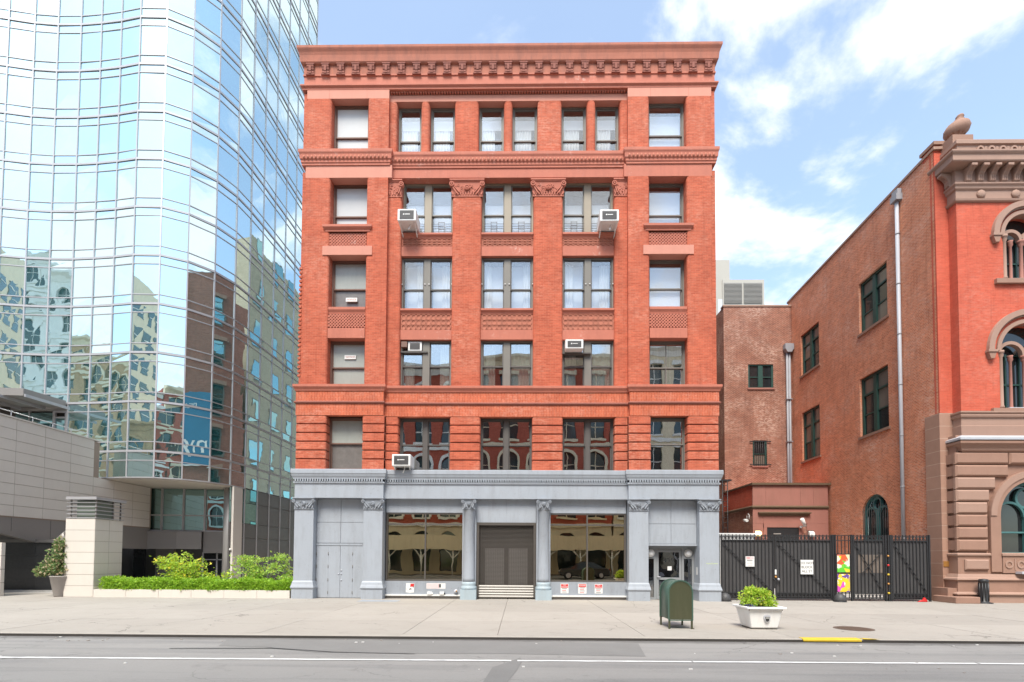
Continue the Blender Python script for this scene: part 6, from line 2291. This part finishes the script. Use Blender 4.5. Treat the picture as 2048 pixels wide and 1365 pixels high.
M['chrome'] = plain('worn_steel', (.5, .5, .5), .3, .1, metallic=.6)

# ================================================================== OPPOSITE SIDE OF THE STREET (seen mirrored in the glass)
OY = -31.0
M['op_tan'] = brick('tan_brick', (.55, .36, .19), (.47, .30, .16), (.4, .28, .18), var=.15)
M['op_white'] = plain('white_cast_iron', (.80, .80, .75), .7, .06, .5, 20, .002, dirt=.15)
M['op_red'] = brick('deep_red_brick', (.46, .11, .07), (.38, .085, .055), (.42, .16, .11), var=.15)
M['op_cream'] = plain('cream_stone', (.74, .65, .47), .75, .08, .5, 20, .002, dirt=.2)
M['op_glass'] = plain('far_window_glass', (.03, .05, .055), .08, .3, .5, 5, 0, spec=.8)


def opposite(label, x0, x1, H, wall, trim, nbay, floors, arch_floors=(), ground='op_cream'):
    o = thing('opposite_building', ((x0 + x1) / 2, OY, 0), label, 'building', 'buildings across the street, seen mirrored')
    g = 5.2
    fh = (H - g - 1.2) / floors
    bw = (x1 - x0) / nbay
    holes, info = [], []
    for j in range(floors):
        for i in range(nbay):
            c = x0 + (i + .5) * bw
            w = bw * .29
            z0, z1 = g + j * fh + .8, g + j * fh + fh * .86
            ar = j in arch_floors
            holes.append((c - w, c + w, z0, z1, ar))
            info.append((c, w, z0, z1, ar))
    gh = []
    for i in range(nbay):
        c = x0 + (i + .5) * bw
        gh.append((c - bw * .33, c + bw * .33, .3, 4.5, True) if bw * .33 < 2 else (c - bw * .33, c + bw * .33, .3, 4.0, False))
    f = lambda u, d, z: (u, OY - d, z)
    wall_holes(MB(), x0, x1, g, H, holes, .3, seg=10).xf(f).build('upper_wall', wall, o)
    wall_holes(MB(), x0, x1, 0, g, gh, .4, seg=10).xf(f).build('ground_wall', ground, o)
    MB().box(x0, x1, OY - 12, OY - .5, 0, H - .2).build('core', wall if wall != 'op_white' else 'op_cream', o)
    for c, w, z0, z1, ar in info:
        wd = MB().box(c - w, c + w, OY - .36, OY - .31, z0, z1).build('window', 'op_glass', o)
        fr = MB()
        fr.box(c - .04, c + .04, OY - .305, OY - .26, z0, z1)
        fr.box(c - w, c + w, OY - .305, OY - .26, (z0 + z1) / 2 - .04, (z0 + z1) / 2 + .04)
        fr.build('sash', trim, wd)
        if ar:
            MB().annulus(c, z1 - w, w, w + .28, OY, OY + .14, 0, math.pi, 12).build('arch', trim, o)
            for sx in (-1, 1):
                MB().box(c + sx * (w + .14) - .14, c + sx * (w + .14) + .14, OY, OY + .12, z0, z1 - w).build('jamb', trim, o)
        else:
            MB().box(c - w - .15, c + w + .15, OY, OY + .15, z1, z1 + .35).build('head', trim, o)
        MB().box(c - w - .15, c + w + .15, OY, OY + .18, z0 - .22, z0).build('sill', trim, o)
    for yy in range(4):
        for j in range(int((H - 5) / 3.4)):
            wd = MB().box(x1 - .02, x1 + .05, OY - 3.7 - yy * 2.6, OY - 2.0 - yy * 2.6, 3.2 + j * 3.4, 5.5 + j * 3.4).build('side_window', 'op_glass', o)
            MB().box(x1 + .051, x1 + .09, OY - 3.5 - yy * 2.6, OY - 2.1 - yy * 2.6, 4.3 + j * 3.4, 4.4 + j * 3.4).build('rail', trim, wd)
    for h in gh:
        MB().box(h[0], h[1], OY - .45, OY - .41, h[2], h[3]).build('shop_glass', 'op_glass', o)
    for z in [g - .2] + [g + j * fh for j in range(1, floors)]:
        MB().box(x0, x1, OY, OY + .16, z, z + .35).build('string_course', trim, o)
    MB().sweep([(x1, OY), (x0, OY)], [(-.3, H - 1.0), (.1, H - 1.0), (.3, H - .5), (.8, H - .3), (.8, H), (-.3, H + .1)]).build('cornice', trim, o)


opposite('tan arcaded building across the street, mirrored at the far left of the tower', -92, -66, 34, 'op_tan', 'op_cream', 6, 6, (0, 5))
opposite('tall white building across the street, mirrored in the tower front', -65.8, -50, 40, 'op_white', 'op_white', 5, 9, (8,))
opposite('brown brick block across the street, mirrored low in the tower front', -49.8, -32, 19, 'op_tan', 'op_tan', 5, 3, (2,))
opposite('red brick building with white arches across the street, mirrored in the left loft windows', -31.8, -6, 22, 'op_red', 'op_white', 9, 4, (0, 1, 3))
opposite('red brick building with cream bands across the street, mirrored in the right loft windows', -5.8, 9.5, 23, 'op_red', 'op_cream', 5, 4, (1,))
opposite('cream stone building across the street, mirrored in the rightmost loft windows', 9.7, 30, 24, 'op_cream', 'op_white', 7, 4, ())
opposite('low red brick house across the street, mirrored at the right', 30.2, 50, 18, 'op_red', 'op_cream', 6, 3, ())
# sidewalk shed across the street
sd_ = thing('sidewalk_shed', (0, -27.5, 0), 'cream fronted sidewalk shed across the street, mirrored in the shop windows', 'canopy')
MB().box(-16, 15, -27.2, -27.1, 2.5, 3.9).build('fascia', 'op_cream', sd_)
MB().box(-16, 15, -30.8, -27.21, 2.75, 2.9).build('deck', 'room', sd_)
for i in range(11):
    x = -15.8 + i * 3.1
    MB().cyl((x, -27.3, 0), (x, -27.3, 2.75), .07, n=8).build('post', 'op_white', sd_)
    for sx in (-1, 1):
        MB().cyl((x, -27.3, 1.7), (x + sx * .9, -27.3, 2.7), .05, n=8).build('brace', 'op_white', sd_)
M['car_dark'] = plain('dark_grey_car_paint', (.03, .032, .036), .2, .05, 1, 20, 0, spec=.7)
M['tyre'] = plain('tyre_rubber', (.02, .02, .02), .8)
M['tail'] = plain('red_lamp_plastic', (.4, .02, .02), .3)


def car(x0, y0, label, length=4.6, wid=1.8, mat='car_dark'):
    """side outline carried across the width, cabin narrower than the body"""
    o = thing('parked_car', (x0 + length / 2, y0 + wid / 2, ZR), label, 'car', 'cars parked across the street, mirrored')
    z = ZR
    body = [(0, .35), (.02, .75), (.25, .92), (1.05, .98), (3.55, 1.0), (4.35, .92), (4.58, .72), (4.6, .35), (4.25, .28), (.35, .28)]
    MB().prism([(x0 + a * length / 4.6, z + b) for a, b in body], y0, y0 + wid, 'y').build('body', mat, o, bevel=.08)
    cab = [(.95, .97), (1.65, 1.42), (2.1, 1.5), (3.0, 1.48), (3.9, .99)]
    m = MB()
    n_ = len(cab)
    for yy, ins in ((y0 + .08, 0), (y0 + wid - .08, 0)):
        pass
    vs = [(x0 + a * length / 4.6, y0 + .06 + (b - .97) * .35, z + b) for a, b in cab] + [(x0 + a * length / 4.6, y0 + wid - .06 - (b - .97) * .35, z + b) for a, b in cab]
    m.add(vs, [tuple(range(n_)), tuple(range(n_, 2 * n_))] + [(i, (i + 1) % n_, n_ + (i + 1) % n_, n_ + i) for i in range(n_)])
    m.build('windows', 'dark_glass', o)
    MB().prism([(x0 + a * length / 4.6, z + b) for a, b in ((1.6, 1.43), (2.1, 1.53), (3.05, 1.51), (3.3, 1.36), (3.0, 1.47), (2.1, 1.49))], y0 + .24, y0 + wid - .24, 'y').build('roof', mat, o)
    for a in (.85, 3.7):
        for yy in (y0 - .01, y0 + wid - .20):
            w = MB().lathe([(.2, -.0), (.33, .01), (.34, .05), (.34, .17), (.33, .21), (.2, .22)], (x0 + a * length / 4.6, yy + .21, z + .34), 'y', 20).build('wheel', 'tyre', o)
            MB().lathe([(.2, -.005), (.19, .225), (.05, .23)], (x0 + a * length / 4.6, yy + .21, z + .34), 'y', 16).build('rim', 'zinc', w)
    for yy in (y0 + .1, y0 + wid - .4):
        MB().box(x0 + length - .06, x0 + length + .01, yy, yy + .3, z + .7, z + .84).build('tail_lamp', 'tail', o)
        MB().box(x0 - .01, x0 + .1, yy, yy + .3, z + .62, z + .74).build('headlamp', 'white', o)


car(3.4, -24.45, 'dark grey saloon car across the street, mirrored in the entrance door')
car(8.9, -24.5, 'dark grey car across the street, further right in the mirrored row')
